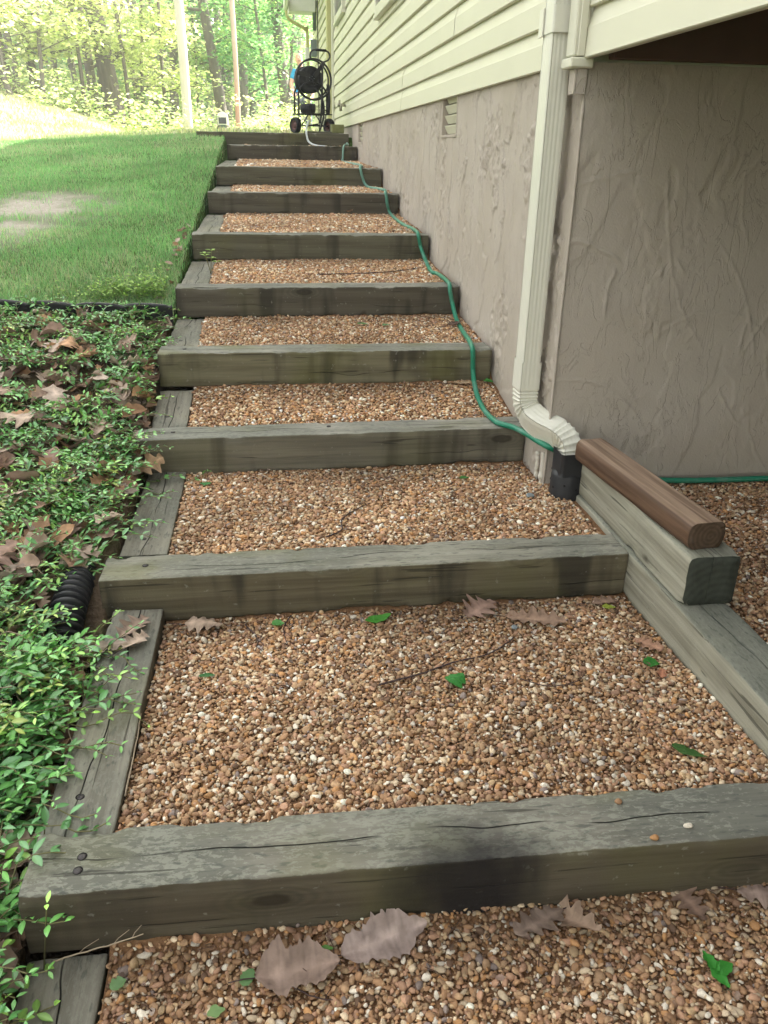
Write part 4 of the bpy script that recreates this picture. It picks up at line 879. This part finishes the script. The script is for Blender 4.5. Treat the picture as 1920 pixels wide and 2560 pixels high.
# leaf litter below
g = Geo(); q = np.random.RandomState(5); lv = [lobed(9, .09, .03, s_, 4, .35) for s_ in range(14)]
def placeL(g, V, x, y, z, rz, tx, ty, sc, col):
    Mx = np.array((Matrix.Rotation(rz, 3, 'Z') @ Matrix.Rotation(tx, 3, 'X') @ Matrix.Rotation(ty, 3, 'Y'))); g.add((V[0]*sc) @ Mx.T+np.array([x, y, z]), V[1], col)
for _ in range(1900):
    y = .5+3.33*q.rand(); x = -.49-q.rand()*(.32+.37*y)
    if 1.80 < y < 2.03 and x > -.62: continue
    placeL(g, lv[q.randint(14)], x, y, float(ground(x, y))+q.uniform(.004, .05), q.uniform(0, 6.28), q.normal(0, .3), q.normal(0, .3), q.uniform(.5, 1.25), np.array(DC[q.randint(6)])*q.uniform(.6, 1.35))
for _ in range(260):
    y = q.uniform(.6, 3.8); x = -.47-q.rand()*.05
    if 1.66 < y < 2.25: continue
    placeL(g, lv[q.randint(14)], x, y, float(ground(-.5, y))+q.uniform(.0, .02), q.uniform(0, 6.28), q.normal(0, .4), q.normal(0, .4), q.uniform(.3, .8), np.array(DC[q.randint(6)])*q.uniform(.5, 1.1))
for _ in range(26):
    y = q.uniform(3.9, 5.2); x = np.interp(y, [3.9, 5.2], [-.485, -.46])-q.rand()*.05
    placeL(g, lv[q.randint(14)], x, y, float(ground(x, y))+.02, q.uniform(0, 6.28), q.normal(0, .4), q.normal(0, .4), q.uniform(.25, .6), np.array(DC[q.randint(6)]))
tag(g.build('leaf_litter', M['dead'], None, True, True), 'brown leaf litter under the ground cover', 'leaf litter', kind='stuff')
g = Geo()
for _ in range(260):
    y = q.uniform(.6, 3.7); x = -.5-q.rand()*(.25+.3*y); a = q.uniform(0, 6.28); L_ = q.uniform(.05, .16)
    if q.rand() < .25: y = q.uniform(1.5, 1.8); x = q.uniform(-.75, -.45)
    if 1.76 < y < 2.05 and x > -.64 and q.rand() < .7: continue
    P = [(x+math.cos(a)*L_*t+q.normal(0, .006), y+math.sin(a)*L_*t+q.normal(0, .006), float(ground(x, y))+.035+q.uniform(-.01, .02)) for t in (0, .33, .66, 1)]
    tube(g, catmull(P, 4), .0014, 5, cap=False)
tag(g.build('dry_roots', M['straw'], None, True), 'tangle of dry roots and stalks among the leaf litter', 'roots', kind='stuff')
spots = []
q = np.random.RandomState(77)
while len(spots) < 48:
    y = .7+3.0*q.rand(); x = -.56-q.rand()*(.2+.33*y)
    if cov(x, y) > .52+.02*len(spots)/46: continue
    if all(math.hypot(x-a, y-b) > .09 for a, b in spots): spots.append((x, y))
NB = ['left of the ground below the lowest step', 'in ground cover left of the lowest tread', 'left of the second tread', 'left of the third tread', 'left of the fourth tread']
ORD = ['nearest', 'second nearest', 'third nearest', 'fourth nearest', 'fifth nearest', 'sixth nearest', 'seventh nearest', 'eighth nearest', 'ninth nearest', 'tenth nearest', 'eleventh nearest', 'twelfth nearest', 'thirteenth nearest', 'fourteenth nearest', 'fifteenth nearest', 'farthest', 'farthest', 'farthest', 'farthest', 'farthest', 'farthest', 'farthest', 'farthest', 'farthest', 'farthest', 'farthest']
spots.sort(key=lambda p: -p[0]); bc = {}
for k, (x, y) in enumerate(spots):
    bi = sum(y > t_ for t_ in (1.0, 1.96, 2.77, 3.29)); bc[bi] = bc.get(bi, -1)+1
    if bc[bi] > 14: continue
    ORDL = ORD[bc[bi]]
    dead_leaf(x, y, float(ground(x, y))+q.uniform(.045, .07), q.uniform(0, 6.28), q.uniform(.10, .155), q.uniform(.032, .048), 200+k, 'brown oak leaf '+NB[bi]+', '+ORDL+' to the timbers', tuple(np.array(DC[k % 6])*q.uniform(1.0, 1.35)), 'dead leaves among the ground cover', .35, tilt=(q.normal(0, .25), q.normal(0, .25)), stemlen=False)
g = Geo(); q = np.random.RandomState(51)
for _ in range(420):
    k = q.choice(5, p=[.15, .32, .25, .13, .15]); y0, y1, x0, x1 = [(.7, .99, -.3, 1.2), (1.15, 1.95, -.3, .98), (2.12, 2.76, -.3, .95), (2.93, 3.28, -.3, .9), (3.45, 5.9, -.25, .9)][k]
    x, y = q.uniform(x0, x1), y1-(y1-y0)*q.rand()**1.6
    if k == 4 and min(abs(y-t_-.07) for t_ in TY) < .09: continue
    placeL(g, lv[q.randint(14)], x, y, gz(x, y)+.007, q.uniform(0, 6.28), q.normal(0, .3), q.normal(0, .3), q.uniform(.06, .2), np.array(DC[q.randint(6)])*q.uniform(.4, 1.2))
    if q.rand() < .5:
        a = q.uniform(0, 6.28); L_ = q.uniform(.01, .05); x2 = x+math.cos(a)*L_; y2 = min(max(y+math.sin(a)*L_, y0), y1); tube(g, [(x, y, gz(x, y)+.008), ((x+x2)/2+.003, (y+y2)/2, gz(x, y)+.010), (x2, y2, gz(x2, y2)+.008)], .0009, 4, col=(.10, .06, .04))
tag(g.build('leaf_crumbs', M['dead'], None, True, True), 'crumbs of dry leaf and twig scattered over the gravel', 'leaf crumbs', kind='stuff')
# seedling on the fifth tread edge
sd = empty('seedling', (-.30, 4.40, gz(-.3, 4.4)), label='small yellow green seedling growing beside the left edge timber', cat='seedling')
g = Geo(); VL2, FL2, CL2 = [], [], []
for k in range(5):
    a = k*1.3; tip = np.array([math.cos(a)*.03, math.sin(a)*.03, .06+.015*k]); tube(g, catmull([(0, 0, 0), tip*.5+np.array([0, 0, .01]), tip], 4), .0016, 5)
    for s_ in range(3):
        d = np.array([math.cos(a+s_*2.1), math.sin(a+s_*2.1), .35]); d /= np.linalg.norm(d); add_vleaf(VL2, FL2, CL2, tip, d, np.array([0, 0, 1.]), .035, .018, np.array([.2, .33, .06]))
g.build('stem', M['stem'], sd, True); g = Geo(); g.add(np.array(VL2), np.array(FL2), np.array(CL2)); g.build('foliage', M['green'], sd, True, True)
VL2, FL2, CL2 = [], [], []; q = np.random.RandomState(8)
for _ in range(900):
    x, y = -.5-abs(q.normal(0, .22)), 3.98+abs(q.normal(0, .12)); o_ = np.array([x, y, float(ground(x, y))+q.uniform(.0, .09)*math.exp(-abs(x+.55)*3)+.01]); a = q.uniform(0, 6.28); d = np.array([math.cos(a), math.sin(a), .4]); d /= np.linalg.norm(d)
    add_vleaf(VL2, FL2, CL2, o_, d, np.array([0, 0, 1.]), .022, .012, np.array([.20, .34, .05])*q.uniform(.6, 1.2))
g = Geo(); g.add(np.array(VL2), np.array(FL2), np.array(CL2)); tag(g.build('weeds', M['green'], None, True, True), 'yellow green weeds behind the lawn edging by the steps', 'weeds', kind='stuff')

# ------------------------------------------------------------------ hose reel cart  (local x = right, y = back, z = up; built at the origin, then turned)
CART = empty('hose_reel_cart', (.545, 9.72, .175), R_(27), label='black hose reel cart with two wheels standing at the top of the steps', cat='hose reel cart')
def cart(g, name, mat='steelblk', par=None, smooth=True): return g.build(name, M[mat], par or CART, smooth)
wx = .235
for sx_ in (-1, 1):
    g = Geo(); lathe(g, [(.062, -.022), (.082, -.030), (.096, -.027), (.101, -.012), (.101, .012), (.096, .027), (.082, .030), (.062, .022), (.062, -.022)], (sx_*wx, 0, .101), 'x', 36); w = cart(g, 'wheel', 'rubber')
    g = Geo(); lathe(g, [(.001, -.012), (.02, -.022), (.025, -.012), (.045, -.008), (.058, -.020), (.063, -.021), (.063, .021), (.058, .020), (.045, .008), (.025, .012), (.02, .022), (.001, .012)], (sx_*wx, 0, .101), 'x', 30); cart(g, 'rim', 'redhub', w)
g = Geo(); tube(g, [(-wx, 0, .101), (wx, 0, .101)], .008, 10); cart(g, 'axle')
g = Geo(); box(g, (-.20, -.14, .236), (.20, -.12, .252), .003); box(g, (-.20, .12, .236), (.20, .14, .252), .003); box(g, (-.20, -.119, .238), (-.184, .119, .250), .003); box(g, (.184, -.119, .238), (.20, .119, .250), .003); cart(g, 'platform', smooth=False)
for sx_ in (-1, 1):
    for sy in (-1, 1): g = Geo(); tube(g, [(sx_*.12, sy*.12, .24), (sx_*.165, sy*.03, .105)], .008, 8); cart(g, 'leg')
pass
g = Geo(); tube(g, [(.02, -.05, .1), (.06, -.13, .12), (.08, -.15, .2), (.08, -.14, .24)], .007, 8); tube(g, [(-.12, -.02, .09), (.03, -.08, .12)], .01, 8); cart(g, 'kick_stand')
# uprights with an arch
for sy in (-.13, -.03):
    a = np.linspace(0, math.pi, 20); arch = [(.195*math.cos(t), sy, .475+.16*math.sin(t)) for t in a]
    g = Geo(); tube(g, [(.195, sy, .25), (.195, sy, .37)]+arch+[(-.195, sy, .37), (-.195, sy, .25)], .0115, 10, up=(0, 1, 0)); cart(g, 'frame_hoop')
g = Geo(); a = np.linspace(0, 2*math.pi, 64, endpoint=False); tube(g, np.stack([.238*np.cos(a), -.165+0*a, .665+.245*np.sin(a)], -1), .0125, 10, closed=True, up=(0, 1, 0)); cart(g, 'guide_ring')
g = Geo(); tube(g, np.stack([.228*np.cos(a), -.115+0*a, .665+.235*np.sin(a)], -1), .010, 10, closed=True, up=(0, 1, 0)); cart(g, 'guide_ring')
g = Geo(); lathe(g, [(.03, -.115), (.055, -.115), (.06, -.108), (.10, -.105), (.105, -.112), (.145, -.108), (.163, -.1), (.167, -.088), (.160, -.082), (.08, -.08)], (0, 0, .668), 'y', 48); rl = cart(g, 'reel', 'blackpl')
g = Geo(); lathe(g, [(.09, .0), (.165, .005), (.167, .02), (.15, .025), (.01, .02)], (0, 0, .668), 'y', 48); cart(g, 'flange', 'blackpl', rl)
g = Geo()
for k in range(5):
    for j in range(3): lathe(g, [(.10+.02*j+.011*math.cos(t), -.07+k*.018+.011*math.sin(t)) for t in np.linspace(0, 6.283, 9)], (0, 0, .668), 'y', 40)
cart(g, 'coiled_hose', 'blackpl', rl)
g = Geo(); tube(g, [(0, -.135, .668), (0, .12, .668)], .018, 12); tube(g, [(0, -.135, .668), (.02, -.15, .6)], .011, 8); cart(g, 'hub', 'steelblk', rl)
for k in range(6):
    an = k*math.pi/3+.4; g = Geo(); lathe(g, [(.0004, -.004), (.005, -.003), (.006, .002)], (.035*math.cos(an), -.117, .668+.035*math.sin(an)), 'y', 8); cart(g, 'bolt', 'zinc', rl)
g = Geo()
box(g, (-.23, -.172, -.022), (-.06, -.160, .028), .003, Matrix.Translation((0, 0, .70)) @ Matrix.Rotation(R_(8), 4, 'Y')); box(g, (-.02, -.172, -.025), (.20, -.160, .025), .003, Matrix.Translation((.02, 0, .72)) @ Matrix.Rotation(R_(-52), 4, 'Y')); cart(g, 'cross_arm', smooth=False)
g = Geo(); tube(g, catmull([(-.0, -.15, .90), (-.035, -.15, .925), (-.03, -.15, .98), (.0, -.15, 1.01), (.06, -.15, 1.02), (.16, -.15, 1.02), (.215, -.15, 1.0), (.232, -.15, .95), (.20, -.15, .905), (.13, -.15, .875), (.12, -.15, .86)], 6), .0105, 10, up=(0, 1, 0)); hn = cart(g, 'handle')
g = Geo(); tube(g, [(.04, -.15, 1.02), (.18, -.15, 1.02)], .0155, 12); cart(g, 'grip', 'rubber', hn)
g = Geo(); tube(g, catmull([(.11, -.18, .87), (.10, -.185, .6), (.085, -.185, .3), (.07, -.18, .13)], 6), .013, 10, up=(0, 1, 0)); cart(g, 'push_bar')
g = Geo(); tube(g, catmull([(.03, -.14, .57), (.10, -.19, .42), (.115, -.19, .28), (.095, -.19, .15), (.055, -.18, .03)], 8), .011, 10); cart(g, 'loose_hose', 'blackpl')
g = Geo(); tube(g, catmull([(.2, -.15, .53), (.208, -.155, .4), (.19, -.16, .33), (.165, -.16, .285)], 8), .0115, 10); cart(g, 'hose_end', 'blackpl')
g = Geo(); tube(g, catmull([(.20, -.15, .62), (.213, -.15, .5), (.215, -.15, .38), (.21, -.14, .25)], 6), .018, 10); cart(g, 'strap', 'blackpl')
g = Geo()
for k in range(13):
    x = -.17+k*.34/12
    for sy in (-.11, .11): tube(g, [(x, sy, .25), (x, sy, .345)], .0016, 5)
for z_ in (.27, .30, .345):
    for sy in (-.11, .11): tube(g, [(-.17, sy, z_), (.17, sy, z_)], .002, 5)
    for sx_ in (-.17, .17): tube(g, [(sx_, -.11, z_), (sx_, .11, z_)], .002, 5)
cart(g, 'wire_basket')
g = Geo(); lathe(g, [(.001, -.001), (.07, 0), (.09, .02), (.095, .1), (.085, .12)], (-.06, 0, .25), 'z', 20); cart(g, 'tray', 'blackpl')
for o in CART.children:
    if o.name.split('.')[0] in ('frame_hoop', 'guide_ring', 'reel', 'cross_arm', 'handle', 'push_bar', 'loose_hose', 'hose_end', 'strap'): o.location.y += .11
CART.scale = (.90, .90, .79)
# pale lead hose from the cart, draped over the top timber
g = Geo(); tube(g, catmull([(.50, 9.58, .30), (.465, 9.47, .23), (.46, 9.36, .195), (.457, 9.30, .183), (.459, 9.282, .15), (.472, 9.27, .10), (.51, 9.24, .068), (.57, 9.2, .052), (.66, 9.15, .047)], 8), .0105, 10); tag(g.build('lead_hose', M['whitehose'], None, True), 'pale grey hose end draped over the topmost step timber', 'hose')
# mossy block
g = Geo(); timber_mesh(g, .125, .09, .085, 88, .4, .005); o = g.build('block', M['block'], None, True); o.location = (.785, 9.37, .178); o.rotation_euler = (0, 0, R_(8)); tag(o, 'small mossy block on the topmost timber by the right cart wheel', 'block')

# ------------------------------------------------------------------ person behind the cart
def skinned(name, mat, verts, edges, rad, root, parent=None, sub=2):
    me = bpy.data.meshes.new(name); me.from_pydata(verts, edges, []); o = bpy.data.objects.new(name, me); COL.objects.link(o); me.materials.append(mat)
    if parent: o.parent = parent
    md = o.modifiers.new('skin', 'SKIN'); md.use_smooth_shade = True
    for k, r in enumerate(rad): me.skin_vertices[0].data[k].radius = (r, r) if not isinstance(r, tuple) else r
    me.skin_vertices[0].data[root].use_root = True
    s_ = o.modifiers.new('sub', 'SUBSURF'); s_.levels = sub; s_.render_levels = sub; return o
PG = float(ground(.9, 20.3))
V = [(0, 0, .95), (0, .01, 1.12), (0, .02, 1.32), (-.02, .0, 1.45), (-.035, -.02, 1.54), (-.06, -.04, 1.62), (-.065, -.045, 1.70),
     (-.17, 0, 1.40), (-.25, -.03, 1.15), (-.20, -.20, .98), (-.19, -.26, .95), (.19, .02, 1.38), (.26, 0, 1.12), (.22, -.15, .93), (.21, -.21, .90),
     (-.10, 0, .90), (-.12, -.03, .50), (-.12, .02, .09), (-.13, -.12, .035), (.10, 0, .90), (.13, -.02, .50), (.13, .03, .09), (.14, -.11, .035)]
E = [(0, 1), (1, 2), (2, 3), (3, 4), (4, 5), (5, 6), (2, 7), (7, 8), (8, 9), (9, 10), (2, 11), (11, 12), (12, 13), (13, 14), (0, 15), (15, 16), (16, 17), (17, 18), (0, 19), (19, 20), (20, 21), (21, 22)]
Rr = [(.15, .11), (.15, .11), (.17, .11), .065, .056, .080, .084, .06, .047, .034, .036, .06, .047, .034, .036, .09, .062, .042, .04, .09, .062, .042, .04]
i = len(V); V.append((-.068, -.04, 1.765)); E.append((6, i)); Rr.append(.058)
for (b, s_) in ((10, -1), (14, 1)):      # fingers and thumb
    bx, by, bz = V[b]
    for k in range(4):
        i = len(V); V += [(bx+(k-1.5)*.017, by-.035, bz-.012), (bx+(k-1.5)*.019, by-.065+.004*abs(k-1.5), bz-.035), (bx+(k-1.5)*.018, by-.07, bz-.06)]; E += [(b, i), (i, i+1), (i+1, i+2)]; Rr += [.010, .009, .008]
    i = len(V); V += [(bx-s_*.03, by-.02, bz-.01), (bx-s_*.042, by-.045, bz-.025)]; E += [(b, i), (i, i+1)]; Rr += [.011, .009]
pr_ = skinned('person', M['skin'], V, E, Rr, 0); pr_.location = (.925, 20.3, PG); pr_.scale = (1, 1, 1.0)
tag(pr_, 'bald person in a blue shirt and grey trousers standing behind the hose cart', 'person')
skinned('shirt', M['shirt'], V[:4]+[V[7], (-.22, -.015, 1.24), V[11], (.235, .01, 1.22), (0, 0, 1.0)], [(0, 1), (1, 2), (2, 3), (2, 4), (4, 5), (2, 6), (6, 7), (0, 8)], [(.175, .13), (.175, .13), (.19, .13), .075, .082, .075, .082, .075, (.175, .13)], 0, pr_)
skinned('trousers', M['trouser'], [(0, 0, .98), V[15], V[16], (-.12, .02, .11), V[19], V[20], (.13, .03, .11)], [(0, 1), (1, 2), (2, 3), (0, 4), (4, 5), (5, 6)], [(.17, .125), .115, .085, .07, .115, .085, .07], 0, pr_)
for sx_ in (-.13, .135):
    g = Geo(); V_ = IH[0]*np.array([.05, .13, .045]); V_[:, 2] = np.maximum(V_[:, 2], -.03); g.add(V_+np.array([sx_, -.05, .034]), IH[1]); g.build('shoe', M['shoe'], pr_, True)
for sx_ in (-1, 1):
    g = Geo(); g.add(IH[0]*np.array([.010, .020, .030])+np.array([-.063+sx_*.070, -.035, 1.665]), IH[1]); g.build('ear', M['skin'], pr_, True)
    g = Geo(); g.add(IH[0]*.011+np.array([-.05+sx_*.03, -.122, 1.68]), IH[1]); g.build('eye', M['white'], pr_, True)
g = Geo(); g.add(IH[0]*np.array([.013, .022, .024])+np.array([-.05, -.13, 1.65]), IH[1]); g.build('nose', M['skin'], pr_, True)
g = Geo(); tube(g, [(-.075, -.118, 1.612), (-.05, -.124, 1.609), (-.025, -.118, 1.612)], .006, 6); g.build('mouth', M['rust'], pr_, True)

# ------------------------------------------------------------------ mailbox and poles
mb = empty('mailbox', (-.885, 20.5, float(ground(-.885, 20.5))), label='grey rounded mailbox on a post by the far edge of the lawn', cat='mailbox')
zt = .30
g = Geo(); n = 14; pf2 = [(-.11, 0), (-.11, .16)]+[(-.11*math.cos(t), .16+.11*math.sin(t)) for t in np.linspace(0, math.pi, n)[1:-1]]+[(.11, .16), (.11, 0)]
V = [(x, yy_, z+zt) for yy_ in (-.22, .22) for x, z in pf2]; k = len(pf2); F = np.array([[i, (i+1) % k, (i+1) % k+k, i+k] for i in range(k)]); g.add(V, [F, np.arange(k)[::-1][None], (np.arange(k)+k)[None]]); g.build('box', M['white'], mb, False)
g = Geo(); box(g, (-.085, -.235, zt+.02), (.085, -.222, zt+.15), .004); g.build('door', M['dark'], mb, False)
g = Geo(); box(g, (-.05, -.05, -.4), (.05, .05, zt-.002), .004); g.build('post', simple('mailbox post', (.09, .16, .2), .6), mb, False)
def pole(x, y, h, r, lean, label, mat):
    g = Geo(); n = 40; z = np.linspace(-.3, h, n); P = np.stack([lean*z+.02*np.sin(z), 0*z, z], -1); tube(g, P, r*(1-.25*np.linspace(0, 1, n))+.006*vn(z*2, 3), 18, up=(1, 0, 0)); o = g.build('wooden_pole', M[mat], None, True); o.location = (x, y, float(ground(x, y))); return tag(o, label, 'pole')
pole(-1.475, 18, 7, .09, -.004, 'thick pale bare pole standing at the far edge of the lawn', 'palebark')
m = Mat('pole red', .85, .1); c = m.mix(m.map(m.sep(m.P())[2], 0, 2.2), (.42, .15, .11), (.5, .42, .36)); m.color(m.mix(m.noise(m.P((9, 9, 1)), 1, 4), c, (.55, .4, .33))); M['redpole'] = m.m
pole(-.52, 19.5, 9, .052, -.004, 'slim pole with a reddish foot, right of the mailbox', 'redpole')

# ------------------------------------------------------------------ trees
LG = [np.array([(.56, .60, .36), (.62, .63, .45), (.48, .55, .28), (.66, .66, .54)]), np.array([(.19, .36, .20), (.24, .42, .24), (.15, .30, .16), (.34, .46, .24)]), np.array([(.36, .46, .24), (.44, .52, .30), (.28, .38, .20)])]
def leaves(g, C, n, spread, size, seed, pal):
    q = np.random.RandomState(seed); C = np.asarray(C); idx = q.randint(0, len(C), n); P = C[idx]+q.normal(0, 1, (n, 3))*np.array([spread, spread, spread*.4])
    a = q.uniform(0, 6.28, n); d = np.stack([np.cos(a), np.sin(a), q.normal(-.25, .35, n)], -1); d /= np.linalg.norm(d, axis=1)[:, None]
    up = np.stack([q.normal(0, .4, n), q.normal(0, .4, n), np.ones(n)], -1); s_ = np.cross(d, up); s_ /= np.linalg.norm(s_, axis=1)[:, None]
    L_ = size*q.uniform(.6, 1.3, n)[:, None]; V = np.stack([P-d*L_*.5, P+s_*L_*.33-d*L_*.05, P+d*L_*.5, P-s_*L_*.33-d*L_*.05], 1)
    col = pal[q.randint(0, len(pal), n)]*q.uniform(.65, 1.3, (n, 1)); col = np.repeat(col, 4, 0)
    g.add(V.reshape(-1, 3), np.arange(n*4).reshape(-1, 4), col)
def tree(x, y, r, h, lean, low, nleaf, size, pal, label, seed, width=1.6, group='trees of the wood beyond the lawn', mat='bark', name='forest_tree', nl=9):
    q = np.random.RandomState(seed); z0 = float(ground(x, y)); t = empty(name, (x, y, z0), label=label, cat='tree', group=group)
    n = 26; z = np.linspace(-.3, h, n); ph = q.uniform(0, 6.28, 2)
    P = np.stack([lean*z+.10*np.sin(z*.7+ph[0])*(z > 0), .1*np.sin(z*.6+ph[1]), z], -1); rad = r*(1-.6*np.linspace(0, 1, n))*(1+.5*np.exp(-np.clip(z, 0, 9)*4))
    g = Geo(); tube(g, P, rad, 14, up=(1, 0, 0)); C = []
    for k in range(nl):
        zz_ = low+(h-low)*((k+.3)/nl)**1.1; zz_ = min(zz_, h*.97); b = np.array([np.interp(zz_, z, P[:, j]) for j in range(3)]); a = k*2.4+q.uniform(-.4, .4); L_ = width*q.uniform(.6, 1.15)*(1-.4*zz_/h)
        e = b+np.array([math.cos(a)*L_, math.sin(a)*L_, q.uniform(.05, .6)*L_]); mid_ = (b+e)/2+q.normal(0, .08, 3); Q = catmull([b, mid_, e], 5); tube(g, Q, np.linspace(r*.28, .006, len(Q)), 6, cap=False)
        for s_ in range(4):
            i = q.randint(3, len(Q)); e2 = Q[i]+np.array([q.normal(0, .4), q.normal(0, .4), q.uniform(-.1, .35)])*width*.5; tube(g, [Q[i], (Q[i]+e2)/2+(0, 0, .04), e2], [.012, .008, .004], 5, cap=False); C += [e2, (Q[i]+e2)/2]
        C += [Q[-1], Q[-4], Q[-7]]
    g.build('trunk', M[mat], t, True)
    if nleaf:
        g = Geo(); leaves(g, C, nleaf, width*.17, size, seed+1, LG[pal]); g.build('crown', M['leaf'], t, False, True)
    return t
_Rm = np.array([[_r2.x, _r2.y, _r2.z], [_u2.x, _u2.y, _u2.z], [_f.x, _f.y, _f.z]])
def UX(u, y, v=320.):
    d = _Rm.T @ np.array([(u-960)/F_PX, (1280-v)/F_PX, 1.]); return float(d[0]/d[1]*y)      # lateral place of something seen at column u of the photograph, y metres ahead
TR = [(18, 20, .20, 9, .02, .5, 2200, .13, 0, 'thick dark trunk at the far left edge of the wood'), (60, 26, .10, 10, -.05, .8, 1800, .15, 0, 'slim trunk just right of the leftmost thick one'), (118, 21, .10, 9, -.06, .7, 2400, .13, 0, 'crooked dark trunk leaning left behind the sunny slope'),
      (160, 28, .10, 10, .02, 1, 1700, .16, 0, 'thin straight trunk second right of the crooked one'), (205, 27, .08, 9, -.02, .9, 1700, .15, 0, 'thin trunk left of the mid left pair'), (236, 23, .12, 10, -.04, .8, 2300, .14, 0, 'dark trunk immediately left of the thickest one'), (282, 21, .21, 10, -.05, 1.0, 2600, .13, 0, 'thickest trunk with a flared furrowed foot, left of the poles'),
      (345, 30, .09, 10, 0, .5, 2200, .16, 0, 'slim trunk in the pale foliage left of the thick pole'), (385, 33, .12, 10, .05, .5, 2200, .17, 2, 'trunk leaning right behind the thick pole, on its left'), (447, 27, .14, 10, 0, 1.6, 1600, .15, 2, 'dark trunk touching the thick pole on its left side'),
      (487, 30, .11, 10, -.09, 1.4, 1600, .16, 2, 'leaning trunk just right of the thick pole'), (513, 34, .10, 10, -.05, 1.2, 1600, .17, 2, 'slim trunk midway between thick pole and mailbox'), (552, 24, .15, 10, -.07, 2.0, 1500, .14, 1, 'grey trunk leaning left just beside the mailbox'), (572, 29, .12, 10, -.14, 1.6, 1500, .16, 1, 'dark leaning trunk behind the slim pole on its left'),
      (614, 27, .13, 10, -.02, .9, 2600, .15, 1, 'trunk immediately right of the slim pole'), (641, 30, .11, 10, 0, .8, 2600, .16, 1, 'second trunk right of the slim pole'), (668, 34, .12, 10, .03, .8, 2400, .17, 1, 'third trunk right of the slim pole, leaning right'), (713, 24, .15, 10, -.025, .9, 3000, .14, 1, 'dark tall trunk left of the hose cart'), (745, 29, .14, 10, 0, .7, 2600, .16, 1, 'trunk just behind the person'),
      (-70, 24, .15, 10, .03, .5, 2200, .15, 0, 'trunk beyond the left border of the wood view'), (790, 31, .13, 10, 0, .5, 1500, .17, 1, 'trunk hidden partly by the house corner')]
for k, (u, y, r, h, le, lo, nf, sz, pa, lab) in enumerate(TR):
    if u < 0 or u > 780: continue
    tree(UX(u, y), y, r, h, le, lo, int(nf*1.7), sz, pa, lab, 300+k, 1.7 if pa != 1 else 1.9)
# understory saplings in the sun at the lawn border
US = [(40, 18.5, 0), (130, 19, 0), (215, 20.5, 0), (320, 20.5, 0), (370, 22.5, 0), (430, 21.5, 0), (500, 28, 0), (555, 29.5, 2), (610, 28, 1), (665, 23, 1), (720, 22.5, 1), (-20, 15, 0)]
LB = ['at the far left of the lawn border', 'second from the left on the lawn border', 'in front of the slim left trunks', 'in front of the thickest trunk', 'left of the thick pole', 'partly behind the thick pole', 'between the thick pole and the mailbox', 'behind the mailbox', 'right of the slim pole', 'left of the tall dark trunk', 'in front of the tall dark trunk', 'cut by the left frame edge']
for k, (u, y, pa) in enumerate(US):
    tree(UX(u, y), y, .045, 6.5, .05*math.sin(k*2), .9 if k != 7 else 1.6, 3000, .12, pa, 'leafy young tree '+LB[k], 400+k, 1.5, 'young trees along the lawn border', name='young_tree', nl=11)
# low brush line and far woods
g = Geo(); q = np.random.RandomState(9); C = []
for _ in range(420):
    u = q.uniform(-60, 780); y = q.uniform(17, 30); x = UX(u, y)
    if 525 < u < 615 and y < 24: continue
    C.append((x, y, float(ground(x, y))+abs(q.normal(0, .35))))
leaves(g, C, 16000, .22, .10, 10, np.concatenate([LG[0], LG[2]])); tag(g.build('brush', M['leaf'], None, False, True), 'low leafy brush along the edge of the wood', 'brush', kind='stuff')
g = Geo(); C = []
for _ in range(3400):
    y = q.uniform(38, 70); uu = q.uniform(-150, 900); x = UX(uu, y)
    hz_ = q.uniform(0, 1)**1.2*13
    if hz_ > 2.0 and q.rand() < (.92 if 300 < uu < 610 else .62): continue
    C.append((x, y, float(ground(x, y))+hz_))
leaves(g, C, 62000, .9, .42, 14, np.concatenate([LG[0], LG[2], LG[1]])); tag(g.build('distant_woods', M['leaf'], None, False, True), 'pale green foliage of the wood far behind', 'woods', kind='stuff')
g = Geo()
for _ in range(90):
    y = q.uniform(34, 62); x = UX(q.uniform(-60, 800), y); z0 = float(ground(x, y)); l_ = q.normal(0, .05); tube(g, [(x, y, z0-.3), (x+l_*5, y, z0+5), (x+l_*12, y, z0+12)], [.14, .11, .07], 7, cap=False)
tag(g.build('distant_trunks', M['bark'], None, True), 'many thin trunks deep in the wood', 'trunks', kind='stuff')

# ------------------------------------------------------------------ thin scattering volume added to imitate lens glare
g = Geo(); g.add([(x, y, z) for x in (-95, 95) for y in (-35, 205) for z in (-4, 45)], np.array([[0, 1, 3, 2], [4, 6, 7, 5], [0, 4, 5, 1], [2, 3, 7, 6], [0, 2, 6, 4], [1, 5, 7, 3]]))
hm = bpy.data.materials.new('glare_veil'); hm.use_nodes = True; hn_ = hm.node_tree; hn_.nodes.clear(); pv = hn_.nodes.new('ShaderNodeVolumePrincipled'); pv.inputs['Density'].default_value = .0045; pv.inputs['Color'].default_value = (1, 1, .97, 1); pv.inputs['Anisotropy'].default_value = .3
ho = hn_.nodes.new('ShaderNodeOutputMaterial'); hn_.links.new(pv.outputs[0], ho.inputs['Volume'])
tag(g.build('glare_veil', hm, None, False), 'thin volume added over the scene to imitate lens glare', 'glare_veil', kind='stuff')

g = Geo(); q = np.random.RandomState(19); C = []  # unseen foliage ring behind and left of the camera, added to cut sky fill
for _ in range(900):
    a = q.uniform(R_(150), R_(322)); rr_ = q.uniform(13, 26); x, y = -2+rr_*math.cos(a), rr_*math.sin(a)
    if x > 6: continue
    C.append((x, y, float(ground(x, max(y, -3)))+q.uniform(0, 1)**.8*11))
leaves(g, C, 14000, .9, .62, 20, np.array([(.16, .19, .13), (.20, .20, .15), (.13, .15, .11)])); tag(g.build('unseen_shade_woods', M['leaf'], None, False, True), 'unseen foliage behind the camera, added to shade the timber faces', 'woods', kind='stuff')
